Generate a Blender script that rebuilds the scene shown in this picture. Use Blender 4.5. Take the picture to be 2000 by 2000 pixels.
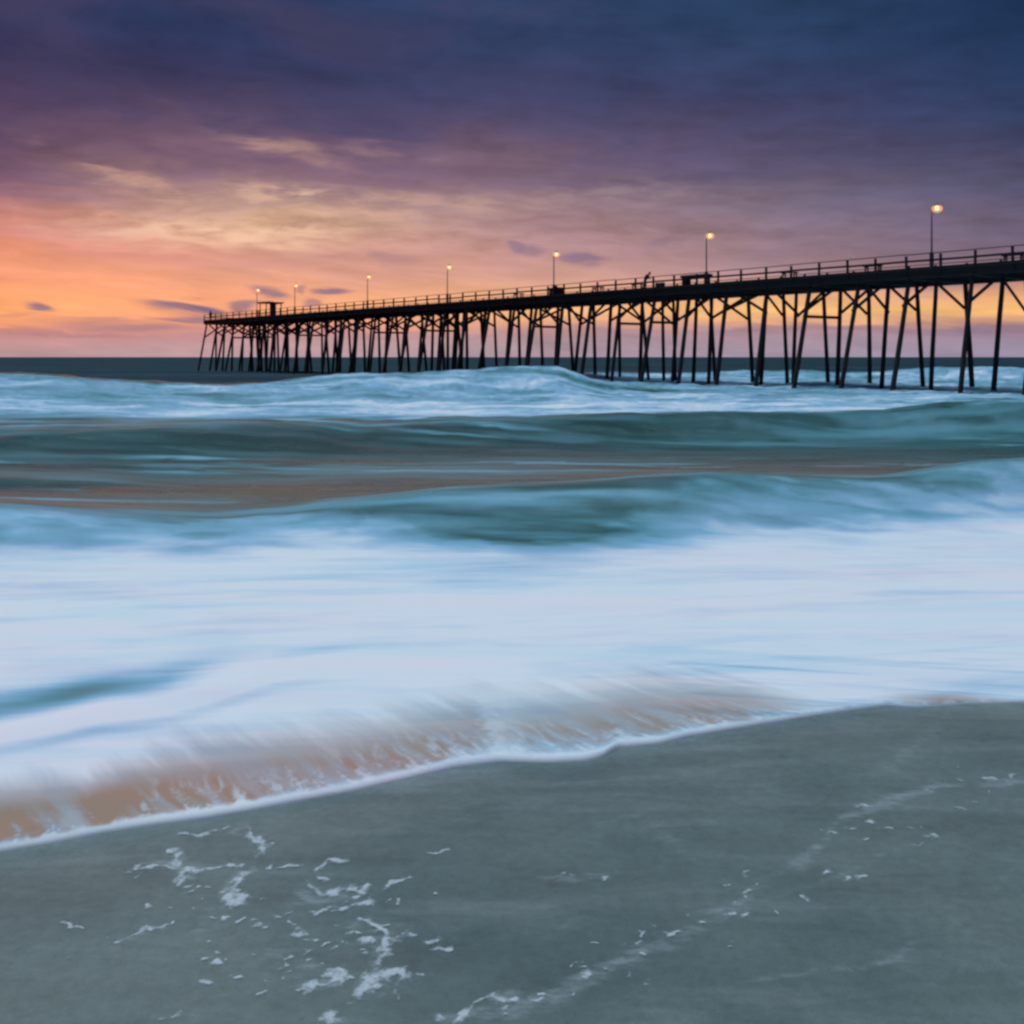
import bpy, bmesh, math, random
import numpy as np
from mathutils import Vector, Matrix, Quaternion

scene = bpy.context.scene
for o in list(bpy.data.objects):
    bpy.data.objects.remove(o)
col = scene.collection
R = math.radians
rng = random.Random(7)


def lin(r, g, b, a=1.0):
    f = lambda c: (c / 255 / 12.92) if c / 255 <= 0.04045 else ((c / 255 + 0.055) / 1.055) ** 2.4
    return (f(r), f(g), f(b), a)


# ------------------------------------------------------------------ camera
CAM_Z = 2.4
FOC = 2000.0            # focal length in pixels of the 2000 px photograph
HOR = 697.0             # horizon row
cam = bpy.data.cameras.new('camera')
cam.sensor_fit = 'HORIZONTAL'
cam.sensor_width = 36.0
cam.lens = 36.0
cam.shift_y = -(1000 - HOR) / 2000.0
cam.clip_start = 0.05
cam.clip_end = 20000
cam_o = bpy.data.objects.new('camera', cam)
cam_o.location = (0, 0, CAM_Z)
cam_o.rotation_euler = (R(90), 0, 0)
col.objects.link(cam_o)
scene.camera = cam_o

# ------------------------------------------------------------------ render / exposure
scene.view_settings.view_transform = 'Standard'
scene.view_settings.look = 'None'
scene.view_settings.exposure = 0.0
scene.view_settings.gamma = 1.0
scene.view_settings.use_curve_mapping = False
scene.render.engine = 'CYCLES'
scene.cycles.filter_width = 2.7
scene.cycles.use_denoising = True
scene.cycles.max_bounces = 6

# ------------------------------------------------------------------ sun: the broad cool light of an overcast dawn
SUN_EL, SUN_AZ = 70.0, -38.0          # degrees; azimuth from +Y towards +X
sun = bpy.data.lights.new('sun', 'SUN')
sun.energy = 2.5
sun.angle = R(48)
sun.color = (0.72, 0.89, 1.0)
sun_o = bpy.data.objects.new('sun', sun)
d_ = Vector((math.sin(R(SUN_AZ)) * math.cos(R(SUN_EL)), math.cos(R(SUN_AZ)) * math.cos(R(SUN_EL)), math.sin(R(SUN_EL))))
sun_o.rotation_euler = d_.to_track_quat('Z', 'Y').to_euler()
sun_o.location = d_ * 50
col.objects.link(sun_o)

# ------------------------------------------------------------------ world: dusk sky with a broken cloud deck
world = bpy.data.worlds.new('World')
scene.world = world
world.use_nodes = True
WN = world.node_tree
WN.nodes.clear()


class NT:
    """small helper that writes maths as nodes"""

    def __init__(self, tree):
        self.t = tree

    def new(self, kind, **kw):
        n = self.t.nodes.new(kind)
        for k, v in kw.items():
            setattr(n, k, v)
        return n

    def put(self, sock, v):
        if hasattr(v, 'is_linked'):
            self.t.links.new(v, sock)
        else:
            sock.default_value = v

    def m(self, op, a, b=0.0, c=0.0, clamp=False):
        n = self.new('ShaderNodeMath', operation=op, use_clamp=clamp)
        self.put(n.inputs[0], a)
        if op not in ('ABSOLUTE', 'EXPONENT', 'SQRT', 'SINE', 'COSINE', 'ARCSINE', 'TANGENT'):
            self.put(n.inputs[1], b)
        if op in ('MULTIPLY_ADD', 'SMOOTH_MIN', 'SMOOTH_MAX'):
            self.put(n.inputs[2], c)
        return n.outputs[0]

    def mix(self, f, a, b, blend='MIX'):
        n = self.new('ShaderNodeMix', data_type='RGBA', blend_type=blend, clamp_factor=True)
        self.put(n.inputs[0], f)
        self.put(n.inputs[6], a)
        self.put(n.inputs[7], b)
        return n.outputs[2]

    def mixf(self, f, a, b):
        n = self.new('ShaderNodeMix', data_type='FLOAT', clamp_factor=True)
        self.put(n.inputs[0], f)
        self.put(n.inputs[2], a)
        self.put(n.inputs[3], b)
        return n.outputs[0]

    def smooth(self, x, lo, hi):
        n = self.new('ShaderNodeMapRange', interpolation_type='SMOOTHSTEP')
        self.put(n.inputs[0], x)
        self.put(n.inputs[1], lo)
        self.put(n.inputs[2], hi)
        return n.outputs[0]

    def xyz(self, x, y, z):
        n = self.new('ShaderNodeCombineXYZ')
        self.put(n.inputs[0], x)
        self.put(n.inputs[1], y)
        self.put(n.inputs[2], z)
        return n.outputs[0]

    def noise(self, vec, scale, detail=4.0, rough=0.5, dist=0.0):
        n = self.new('ShaderNodeTexNoise')
        self.put(n.inputs['Vector'], vec)
        self.put(n.inputs['Scale'], scale)
        self.put(n.inputs['Detail'], detail)
        self.put(n.inputs['Roughness'], rough)
        self.put(n.inputs['Distortion'], dist)
        return n.outputs['Fac']

    def ramp(self, fac, stops, interp='LINEAR'):
        n = self.new('ShaderNodeValToRGB')
        cr = n.color_ramp
        cr.interpolation = interp
        stops = sorted(stops, key=lambda s: s[0])
        while len(cr.elements) < len(stops):
            cr.elements.new(0.5)
        for e, (p, c) in zip(cr.elements, stops):
            e.position = p
            e.color = c
        self.put(n.inputs[0], fac)
        return n.outputs[0]


def build_sky():
    w = NT(WN)
    tc = w.new('ShaderNodeTexCoord')
    sep = w.new('ShaderNodeSeparateXYZ')
    WN.links.new(tc.outputs['Generated'], sep.inputs[0])
    dx, dy, dz = sep.outputs
    az = w.m('ARCTAN2', dx, dy)
    el = w.m('ARCSINE', dz)
    # cloud streaks: long along the horizon, thin in elevation
    tilt = w.m('ADD', el, w.m('MULTIPLY', az, 0.07))
    v1 = w.xyz(w.m('MULTIPLY', dx, 4.0), w.m('MULTIPLY', dy, 4.0), w.m('MULTIPLY', tilt, 26.0))
    n1 = w.noise(v1, 1.0, 6.0, 0.55, 0.4)
    v2 = w.xyz(w.m('MULTIPLY', dx, 11.0), w.m('MULTIPLY', dy, 11.0), w.m('MULTIPLY', tilt, 75.0))
    n2 = w.noise(v2, 1.0, 5.0, 0.55, 0.6)
    v3 = w.xyz(w.m('MULTIPLY', dx, 2.0), w.m('MULTIPLY', dy, 2.0), w.m('MULTIPLY', el, 9.0))
    n3 = w.noise(v3, 1.0, 3.0, 0.5, 0.2)
    # the deck itself, seen in perspective
    hh = w.m('ADD', w.m('ABSOLUTE', dz), 0.10)
    v4 = w.xyz(w.m('DIVIDE', dx, hh), w.m('DIVIDE', dy, hh), 0.0)
    n4 = w.noise(v4, 1.7, 7.0, 0.60, 0.5)
    n5 = w.noise(v4, 5.5, 5.0, 0.60, 0.3)
    n4c = w.m('SUBTRACT', n4, 0.5)
    n5c = w.m('SUBTRACT', n5, 0.5)
    n1c = w.m('SUBTRACT', n1, 0.5)
    n2c = w.m('SUBTRACT', n2, 0.5)
    n3c = w.m('SUBTRACT', n3, 0.5)
    # elevation pushed up and down by the clouds (less close to the horizon)
    amp = w.smooth(el, 0.0, 0.16)
    push = w.m('ADD', w.m('MULTIPLY', n1c, 0.03), w.m('ADD', w.m('MULTIPLY', n3c, 0.04), w.m('MULTIPLY', n4c, 0.075)))
    elp = w.m('ADD', el, w.m('MULTIPLY', push, w.m('ADD', amp, 0.12)))
    elp = w.m('ADD', elp, w.m('MULTIPLY', n2c, 0.012))
    t = w.m('DIVIDE', elp, math.pi / 2, clamp=True)
    # one colour column per azimuth; rows are photograph rows turned into elevations
    top = [(28, (42, 58, 98)), (40, (62, 80, 118)), (60, (92, 112, 146)), (90, (104, 124, 156))]
    cols = {
        0: [(697, (186, 150, 154)), (672, (190, 144, 146)), (652, (205, 140, 132)), (640, (246, 158, 118)), (625, (255, 168, 110)), (600, (255, 170, 112)),
            (580, (255, 168, 114)), (540, (254, 162, 122)), (500, (250, 160, 124)), (460, (232, 150, 130)),
            (420, (204, 136, 130)), (380, (160, 110, 120)), (340, (120, 88, 110)), (290, (104, 78, 104)),
            (230, (88, 68, 98)), (170, (70, 60, 92)), (100, (56, 54, 90)), (0, (44, 54, 90))],
        500: [(697, (186, 154, 158)), (668, (190, 150, 154)), (650, (206, 148, 146)), (630, (240, 158, 130)), (605, (250, 168, 124)), (570, (252, 172, 130)),
              (530, (236, 166, 140)), (495, (218, 156, 140)), (465, (222, 166, 142)), (440, (230, 184, 150)),
              (405, (206, 164, 146)), (370, (174, 138, 136)), (330, (142, 110, 122)), (290, (128, 98, 116)),
              (235, (90, 76, 106)), (170, (62, 62, 98)), (100, (50, 58, 94)), (0, (40, 56, 92))],
        1000: [(697, (176, 152, 162)), (670, (180, 152, 160)), (650, (196, 152, 152)), (632, (232, 168, 134)), (605, (248, 184, 130)), (575, (240, 178, 138)),
               (545, (222, 164, 142)), (510, (200, 150, 142)), (470, (186, 142, 140)), (430, (172, 134, 136)),
               (390, (158, 126, 134)), (350, (134, 108, 124)), (310, (118, 96, 120)), (250, (86, 78, 110)),
               (190, (66, 70, 106)), (110, (54, 66, 102)), (0, (44, 64, 100))],
        1500: [(697, (164, 146, 164)), (668, (168, 146, 160)), (648, (176, 140, 152)), (632, (216, 158, 134)), (608, (250, 192, 122)), (585, (238, 180, 130)),
               (560, (206, 156, 142)), (530, (172, 138, 144)), (490, (156, 128, 140)), (440, (140, 118, 134)),
               (390, (122, 108, 128)), (330, (94, 86, 114)), (260, (80, 76, 108)), (190, (62, 68, 104)),
               (100, (48, 66, 102)), (0, (40, 64, 98))],
        2000: [(697, (150, 138, 160)), (670, (150, 136, 156)), (650, (156, 132, 148)), (632, (204, 150, 130)), (605, (250, 192, 118)), (575, (232, 168, 124)),
               (550, (184, 140, 138)), (520, (138, 116, 132)), (480, (120, 104, 124)), (420, (104, 94, 118)),
               (360, (84, 82, 110)), (290, (68, 72, 104)), (210, (52, 66, 102)), (110, (38, 58, 94)), (0, (30, 52, 88))],
    }
    ramps = []
    for px in sorted(cols):
        az0 = math.atan((px - 1000) / FOC)
        stops = []
        for py, c in cols[px]:
            e = math.atan((HOR - py) / FOC * math.cos(az0))
            stops.append((max(e, 0) / (math.pi / 2), lin(*c)))
        for e, c in top:
            stops.append((e / 90.0, lin(*c)))
        ramps.append((az0, w.ramp(t, stops)))
    away = [(0, lin(120, 122, 146)), (3 / 90, lin(124, 122, 146)), (8 / 90, lin(104, 106, 136)), (18 / 90, lin(66, 78, 112))]
    away += [(e / 90.0, lin(*c)) for e, c in top]
    away = w.ramp(t, away)
    # walk round the compass: away - left - ... - right - away
    c = away
    prev = R(-110)
    for az0, rc in ramps:
        c = w.mix(w.smooth(az, prev, az0) if prev < -1 else w.m('DIVIDE', w.m('SUBTRACT', az, prev), az0 - prev, clamp=True), c, rc)
        prev = az0
    c = w.mix(w.smooth(az, prev, R(110)), c, away)
    # streaks of thin and thick cloud
    lo = w.m('SUBTRACT', 1.0, w.smooth(el, 0.30, 0.6))
    g = w.m('ADD', 1.0, w.m('MULTIPLY', w.m('ADD', w.m('MULTIPLY', n1c, 0.75), w.m('MULTIPLY', n2c, w.mixf(w.smooth(el, 0.12, 0.28), 0.55, 0.2))), lo))
    deck = w.smooth(el, 0.07, 0.13)
    g = w.m('ADD', g, w.m('MULTIPLY', deck, w.m('ADD', w.m('MULTIPLY', n4c, 1.1), w.m('MULTIPLY', n5c, 0.55))))
    c = w.mix(1.0, c, w.xyz(g, g, g), 'MULTIPLY')
    purple = w.m('MULTIPLY', w.m('MULTIPLY', w.smooth(el, 0.15, 0.22), w.m('SUBTRACT', 1.0, w.smooth(el, 0.34, 0.5))), w.smooth(n4, 0.42, 0.66))
    c = w.mix(w.m('MULTIPLY', w.m('MULTIPLY', purple, 0.6), w.smooth(az, 0.5, -0.3)), c, lin(74, 64, 94))

    def spot(px, py, rx, ry, rot=0.0, warp=0.0):
        """soft ellipse of cloud at a place in the sky, edges torn by the streak noise"""
        a0 = math.atan((px - 1000) / FOC)
        e0 = math.atan((HOR - py) / FOC * math.cos(a0))
        A = w.m('SUBTRACT', az, a0)
        E = w.m('SUBTRACT', el, e0)
        if warp:
            E = w.m('ADD', E, w.m('MULTIPLY', n2c, warp))
            A = w.m('ADD', A, w.m('MULTIPLY', n1c, warp * 4))
        cr, sr = math.cos(rot), math.sin(rot)
        u = w.m('DIVIDE', w.m('ADD', w.m('MULTIPLY', A, cr), w.m('MULTIPLY', E, sr)), rx / FOC)
        v = w.m('DIVIDE', w.m('SUBTRACT', w.m('MULTIPLY', E, cr), w.m('MULTIPLY', A, sr)), ry / FOC)
        return w.m('EXPONENT', w.m('MULTIPLY', w.m('ADD', w.m('MULTIPLY', u, u), w.m('MULTIPLY', v, v)), -1.0))

    # bright torn gaps in the deck
    for px, py, rx, ry, rot, k, cc in (
            (440, 448, 210, 22, -0.02, 0.75, (248, 200, 170)), (600, 392, 150, 20, -0.05, 0.6, (238, 192, 158)),
            (260, 362, 150, 16, -0.32, 0.42, (226, 176, 150)), (560, 290, 120, 12, -0.18, 0.42, (206, 160, 140)),
            (760, 300, 170, 12, -0.06, 0.25, (190, 148, 138)), (1200, 375, 200, 20, 0.02, 0.30, (176, 150, 144)),
            (850, 395, 200, 14, -0.04, 0.35, (212, 172, 150)), (620, 388, 40, 12, 0.1, 0.35, (252, 220, 184))):
        s = spot(px, py, rx, ry, rot, 0.03)
        s = w.m('MULTIPLY', s, w.m('MULTIPLY', w.smooth(w.m('ADD', w.m('MULTIPLY', n4, 0.6), w.m('MULTIPLY', n5, 0.5)), 0.46, 0.66), k * 1.35))
        c = w.mix(s, c, lin(*cc))
    # darker banks
    for px, py, rx, ry, rot, k, cc in (
            (350, 300, 200, 16, -0.12, 0.4, (104, 78, 104)), (900, 330, 260, 16, -0.05, 0.35, (112, 90, 116)),
            (1350, 350, 300, 18, 0.0, 0.4, (84, 78, 108)), (650, 350, 160, 10, -0.12, 0.35, (140, 106, 120)),
            (300, 498, 260, 10, 0.0, 0.35, (206, 130, 122))):
        s = w.m('MULTIPLY', spot(px, py, rx, ry, rot, 0.03), w.m('MULTIPLY', w.smooth(n1, 0.25, 0.6), k))
        c = w.mix(s, c, lin(*cc))
    # small purple cloudlets low over the sea
    for px, py, rx, ry, rot, k in (
            (100, 601, 26, 8, -0.18, 0.9), (345, 598, 42, 9, -0.12, 0.9), (392, 604, 24, 9, -0.1, 0.9),
            (360, 623, 44, 6, -0.05, 0.75), (478, 600, 32, 9, 0.25, 0.8), (522, 572, 26, 7, -0.15, 0.8),
            (592, 568, 10, 7, 0, 0.7), (645, 571, 24, 7, 0.05, 0.85), (605, 587, 16, 5, 0, 0.6),
            (1012, 480, 14, 9, -0.5, 0.55), (1045, 488, 20, 8, -0.1, 0.5), (1140, 506, 38, 10, -0.06, 0.75),
            (1275, 473, 20, 7, 0.1, 0.3), (60, 622, 40, 4, 0.05, 0.35), (180, 630, 80, 5, 0.04, 0.4),
            (250, 640, 90, 6, 0.02, 0.5), (80, 652, 120, 6, 0.0, 0.5), (1600, 640, 160, 7, 0.03, 0.5),
            (1900, 645, 140, 8, -0.02, 0.5), (760, 505, 40, 8, -0.1, 0.25)):
        s = w.m('MULTIPLY', w.smooth(spot(px, py, rx * 1.3, ry * 1.25, rot, 0.022), 0.08, 0.85), w.m('MULTIPLY', w.smooth(n2, 0.15, 0.5), k * 0.92))
        c = w.mix(s, c, lin(116, 104, 136))
    # clear air between the clouds
    sky = w.new('ShaderNodeTexSky', sky_type='NISHITA')
    sky.sun_disc = False
    sky.sun_elevation = R(2.0)
    sky.sun_rotation = R(SUN_AZ)
    hz = w.mix(1.0, sky.outputs[0], (0.05, 0.05, 0.05, 1), 'MULTIPLY')
    c = w.mix(0.012, c, hz)
    bg = w.new('ShaderNodeBackground')
    WN.links.new(c, bg.inputs[0])
    bg.inputs[1].default_value = 1.0
    out = w.new('ShaderNodeOutputWorld')
    WN.links.new(bg.outputs[0], out.inputs[0])


build_sky()
world.cycles.sampling_method = 'MANUAL'
world.cycles.sample_map_resolution = 512


# ------------------------------------------------------------------ helpers
def tag(o, label=None, cat=None, group=None, kind=None):
    if label:
        o['label'] = label
    if cat:
        o['category'] = cat
    if group:
        o['group'] = group
    if kind:
        o['kind'] = kind
    return o


def link(name, mesh, parent=None):
    o = bpy.data.objects.new(name, mesh)
    col.objects.link(o)
    if parent is not None:
        o.parent = parent
    return o


def mesh_np(name, verts, faces, mat, smooth=True):
    me = bpy.data.meshes.new(name)
    me.from_pydata([], [], [])
    nv, nf = len(verts), len(faces)
    me.vertices.add(nv)
    me.vertices.foreach_set('co', np.asarray(verts, np.float32).ravel())
    k = faces.shape[1]
    me.loops.add(nf * k)
    me.loops.foreach_set('vertex_index', faces.astype(np.int32).ravel())
    me.polygons.add(nf)
    me.polygons.foreach_set('loop_start', np.arange(0, nf * k, k, dtype=np.int32))
    me.update(calc_edges=True)
    me.validate()
    if smooth:
        me.polygons.foreach_set('use_smooth', np.ones(len(me.polygons), bool))
    me.materials.append(mat)
    return me


def grid_faces(nr, nc):
    i = np.arange((nr - 1) * (nc - 1))
    r, c = i // (nc - 1), i % (nc - 1)
    a = r * nc + c
    return np.stack([a, a + 1, a + nc + 1, a + nc], 1)


def attr(me, name, vals):
    a = me.attributes.new(name, 'FLOAT', 'POINT')
    a.data.foreach_set('value', np.asarray(vals, np.float32).ravel())


def hash2(ix, iy, seed):
    n = (ix.astype(np.int64) * 374761393 + iy.astype(np.int64) * 668265263 + seed * 1442695041) & 0xFFFFFFFF
    n = ((n ^ (n >> 13)) * 1274126177) & 0xFFFFFFFF
    n = n ^ (n >> 16)
    return (n & 0xFFFF) / 65535.0


def vnoise(x, y, seed=0):
    ix, iy = np.floor(x), np.floor(y)
    fx, fy = x - ix, y - iy
    fx = fx * fx * fx * (fx * (fx * 6 - 15) + 10)
    fy = fy * fy * fy * (fy * (fy * 6 - 15) + 10)
    a = hash2(ix, iy, seed)
    b = hash2(ix + 1, iy, seed)
    c = hash2(ix, iy + 1, seed)
    d = hash2(ix + 1, iy + 1, seed)
    return (a * (1 - fx) + b * fx) * (1 - fy) + (c * (1 - fx) + d * fx) * fy


def fbm(x, y, seed=0, octv=4, gain=0.5):
    s = 0
    a = 1.0
    tot = 0
    for k in range(octv):
        ca, sa = math.cos(k * 1.1), math.sin(k * 1.1)
        s = s + a * vnoise((x * ca - y * sa) * 2 ** k + 17.3 * k, (x * sa + y * ca) * 2 ** k - 9.1 * k, seed + k)
        tot += a
        a *= gain
    return s / tot


def fbm_s(x, y, seed=0, octv=4, gain=0.5):
    """fbm whose octaves keep the axes (for streaks)"""
    s = 0
    a = 1.0
    tot = 0
    for k in range(octv):
        s = s + a * vnoise(x * 2 ** k + 17.3 * k, y * 2 ** k - 9.1 * k, seed + k)
        tot += a
        a *= gain
    return s / tot


def sstep(x, lo, hi):
    t = np.clip((x - lo) / (hi - lo), 0, 1)
    return t * t * (3 - 2 * t)


def itp(x, pts):
    xs, ys = zip(*pts)
    return np.interp(x, xs, ys)


def itps(x, pts, w=30.0):
    """interpolation with the corners rounded over about w pixels"""
    s = 0
    for k, g in ((-1.5, .13), (-.75, .22), (0, .3), (.75, .22), (1.5, .13)):
        s = s + g * itp(np.asarray(x) + k * w, pts)
    return s


def seg_dist(x, y, pts):
    best = np.full(np.shape(x), 1e9)
    for (x0, y0), (x1, y1) in zip(pts[:-1], pts[1:]):
        dx, dy = x1 - x0, y1 - y0
        t = np.clip(((x - x0) * dx + (y - y0) * dy) / (dx * dx + dy * dy + 1e-9), 0, 1)
        best = np.minimum(best, np.hypot(x - x0 - t * dx, y - y0 - t * dy))
    return best


# ------------------------------------------------------------------ the beach profile
def sand_z(x, y):
    y = np.asarray(y, float)
    z = np.where(y < 8, 0.8 - 0.045 * y, 0.44 - 0.08 * (y - 8))
    z = np.where(y < 0, 0.8 - 0.03 * y, z)
    z = np.maximum(z, -4.0)
    und = (fbm(np.asarray(x) * 0.45, y * 0.6, 5, 3) - 0.5) * 0.03
    return z + und * np.exp(-np.maximum(np.hypot(x, y) - 12, 0) / 8)


def pix_to_sand(px, py):
    """photograph pixel -> point on the sand plane"""
    p = (px - 1000) / FOC
    q = (py - HOR) / FOC
    y = (CAM_Z - 0.8) / (q - 0.045)
    return p * y, y


# ------------------------------------------------------------------ materials
def new_mat(name):
    m = bpy.data.materials.new(name)
    m.use_nodes = True
    m.node_tree.nodes.clear()
    n = NT(m.node_tree)
    out = n.new('ShaderNodeOutputMaterial')
    b = n.new('ShaderNodeBsdfPrincipled')
    m.node_tree.links.new(b.outputs[0], out.inputs[0])
    return m, n, b


def simple_mat(name, base, rough=0.7, var=0.3, scale=3.0, stretch=(1, 1, 1), metal=0.0, bump=0.0):
    m, n, b = new_mat(name)
    tc = n.new('ShaderNodeTexCoord')
    mp = n.new('ShaderNodeMapping')
    mp.inputs['Scale'].default_value = stretch
    m.node_tree.links.new(tc.outputs['Object'], mp.inputs[0])
    f = n.noise(mp.outputs[0], scale, 5.0, 0.6)
    lo = tuple(c * (1 - var) for c in base[:3]) + (1,)
    hi = tuple(min(1, c * (1 + var)) for c in base[:3]) + (1,)
    m.node_tree.links.new(n.ramp(f, [(0.3, lo), (0.7, hi)]), b.inputs['Base Color'])
    b.inputs['Roughness'].default_value = rough
    b.inputs['Metallic'].default_value = metal
    if bump:
        bp = n.new('ShaderNodeBump')
        bp.inputs['Strength'].default_value = bump
        m.node_tree.links.new(f, bp.inputs['Height'])
        m.node_tree.links.new(bp.outputs[0], b.inputs['Normal'])
    return m


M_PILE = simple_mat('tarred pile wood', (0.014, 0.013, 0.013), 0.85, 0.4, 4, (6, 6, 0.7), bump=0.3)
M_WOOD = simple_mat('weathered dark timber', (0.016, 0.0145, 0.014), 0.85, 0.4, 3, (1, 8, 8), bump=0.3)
M_METAL = simple_mat('painted lamp metal', (0.05, 0.05, 0.055), 0.5, 0.2, 5, metal=0.4)
M_CLOTH = simple_mat('dark jacket cloth', (0.02, 0.02, 0.026), 0.9, 0.3, 20)
M_SKIN = simple_mat('skin', (0.25, 0.15, 0.11), 0.6, 0.1, 20)
M_HAIR = simple_mat('dark hair', (0.015, 0.012, 0.01), 0.7, 0.2, 40)
M_COOLER = simple_mat('dark cooler plastic', (0.03, 0.035, 0.04), 0.5, 0.15, 6)
M_SHED = simple_mat('painted shed boards', (0.05, 0.04, 0.035), 0.8, 0.3, 3, (1, 1, 6))


def mat_bulb():
    m, n, b = new_mat('lit sodium lamp glass')
    b.inputs['Base Color'].default_value = (0.9, 0.7, 0.4, 1)
    b.inputs['Emission Color'].default_value = (1.0, 0.66, 0.36, 1)
    b.inputs['Emission Strength'].default_value = 5.0
    return m


M_BULB = mat_bulb()


def mat_halo():
    m, n, b = new_mat('lamp halo shell')
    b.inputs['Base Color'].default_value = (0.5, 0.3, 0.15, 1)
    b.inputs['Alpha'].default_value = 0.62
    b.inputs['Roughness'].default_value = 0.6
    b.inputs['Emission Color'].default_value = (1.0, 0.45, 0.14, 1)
    b.inputs['Emission Strength'].default_value = 0.75  # translucent shell glows to stand in for the halo around the bulb
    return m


M_HALO = mat_halo()


def mat_foam():
    m, n, b = new_mat('sea froth')
    tc = n.new('ShaderNodeTexCoord')
    f = n.noise(tc.outputs['Object'], 90.0, 4.0, 0.6)
    m.node_tree.links.new(n.ramp(f, [(0.3, (0.50, 0.54, 0.55, 1)), (0.65, (0.72, 0.75, 0.76, 1))]), b.inputs['Base Color'])
    b.inputs['Roughness'].default_value = 0.6
    bp = n.new('ShaderNodeBump')
    bp.inputs['Strength'].default_value = 0.4
    bp.inputs['Distance'].default_value = 0.004
    m.node_tree.links.new(f, bp.inputs['Height'])
    m.node_tree.links.new(bp.outputs[0], b.inputs['Normal'])
    at = n.new('ShaderNodeAttribute', attribute_name='cover')
    fb = n.noise(tc.outputs['Object'], 55.0, 4.0, 0.6)
    al = n.smooth(n.m('ADD', at.outputs['Fac'], n.m('MULTIPLY', n.m('SUBTRACT', fb, 0.5), 1.1)), 0.0, 0.95)
    m.node_tree.links.new(n.m('MULTIPLY', al, 0.76), b.inputs['Alpha'])
    return m


M_FOAM = mat_foam()


def mat_sand():
    m, n, b = new_mat('wet beach sand')
    L = m.node_tree.links
    g = n.new('ShaderNodeNewGeometry')
    pos = g.outputs['Position']
    mp = n.new('ShaderNodeMapping')
    mp.inputs['Rotation'].default_value = (0, 0, R(-24))
    mp.inputs['Scale'].default_value = (0.5, 2.2, 1)
    L.new(pos, mp.inputs[0])
    streak = n.noise(mp.outputs[0], 2.4, 6.0, 0.6, 0.4)
    big = n.noise(pos, 0.9, 4.0, 0.5, 0.3)
    grain = n.noise(pos, 160.0, 3.0, 0.65)
    speck = n.noise(pos, 55.0, 2.0, 0.5)
    c = n.ramp(big, [(0.3, (0.106, 0.146, 0.134, 1)), (0.7, (0.180, 0.218, 0.192, 1))])
    c = n.mix(n.m('MULTIPLY', n.smooth(streak, 0.48, 0.72), 0.5), c, (0.24, 0.265, 0.25, 1))
    c = n.mix(n.m('MULTIPLY', n.smooth(streak, 0.5, 0.3), 0.3), c, (0.085, 0.094, 0.088, 1))
    mott = n.noise(pos, 26.0, 5.0, 0.65, 0.2)
    mid = n.noise(pos, 5.0, 5.0, 0.6, 0.4)
    gg = n.m('ADD', 0.24, n.m('MULTIPLY', grain, 0.50))
    gg = n.m('ADD', gg, n.m('ADD', n.m('MULTIPLY', mott, 0.62), n.m('MULTIPLY', mid, 0.40)))
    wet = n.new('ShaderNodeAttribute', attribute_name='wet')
    gg = n.m('MULTIPLY', gg, n.mixf(wet.outputs['Fac'], 0.84, 1.08))  # base colour lightened towards the water, standing in for sheen on the film
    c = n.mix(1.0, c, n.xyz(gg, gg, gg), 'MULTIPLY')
    c = n.mix(n.m('MULTIPLY', n.smooth(speck, 0.70, 0.76), 0.5), c, (0.05, 0.05, 0.046, 1))
    at = n.new('ShaderNodeAttribute', attribute_name='froth')
    mp2 = n.new('ShaderNodeMapping')
    mp2.inputs['Rotation'].default_value = (0, 0, R(-24))
    mp2.inputs['Scale'].default_value = (1.0, 2.6, 1)
    L.new(pos, mp2.inputs[0])
    lace = n.noise(mp2.outputs[0], 16.0, 6.0, 0.68, 0.5)
    ff = n.m('MULTIPLY', n.smooth(n.m('ADD', n.m('MULTIPLY', lace, 0.9), n.m('MULTIPLY', at.outputs['Fac'], 0.55)), 0.52, 1.05), n.m('MINIMUM', n.m('MULTIPLY', at.outputs['Fac'], 2.5), 1.0))
    c = n.mix(n.m('MULTIPLY', ff, 0.6), c, (0.45, 0.49, 0.49, 1))
    L.new(c, b.inputs['Base Color'])
    L.new(n.mixf(wet.outputs['Fac'], 0.40, 0.24), b.inputs['Roughness'])
    b.inputs['IOR'].default_value = 1.36
    bp = n.new('ShaderNodeBump')
    bp.inputs['Strength'].default_value = 0.35
    bp.inputs['Distance'].default_value = 0.004
    L.new(n.m('ADD', n.m('ADD', grain, mott), n.m('MULTIPLY', streak, 2.0)), bp.inputs['Height'])
    L.new(bp.outputs[0], b.inputs['Normal'])
    return m


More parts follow.
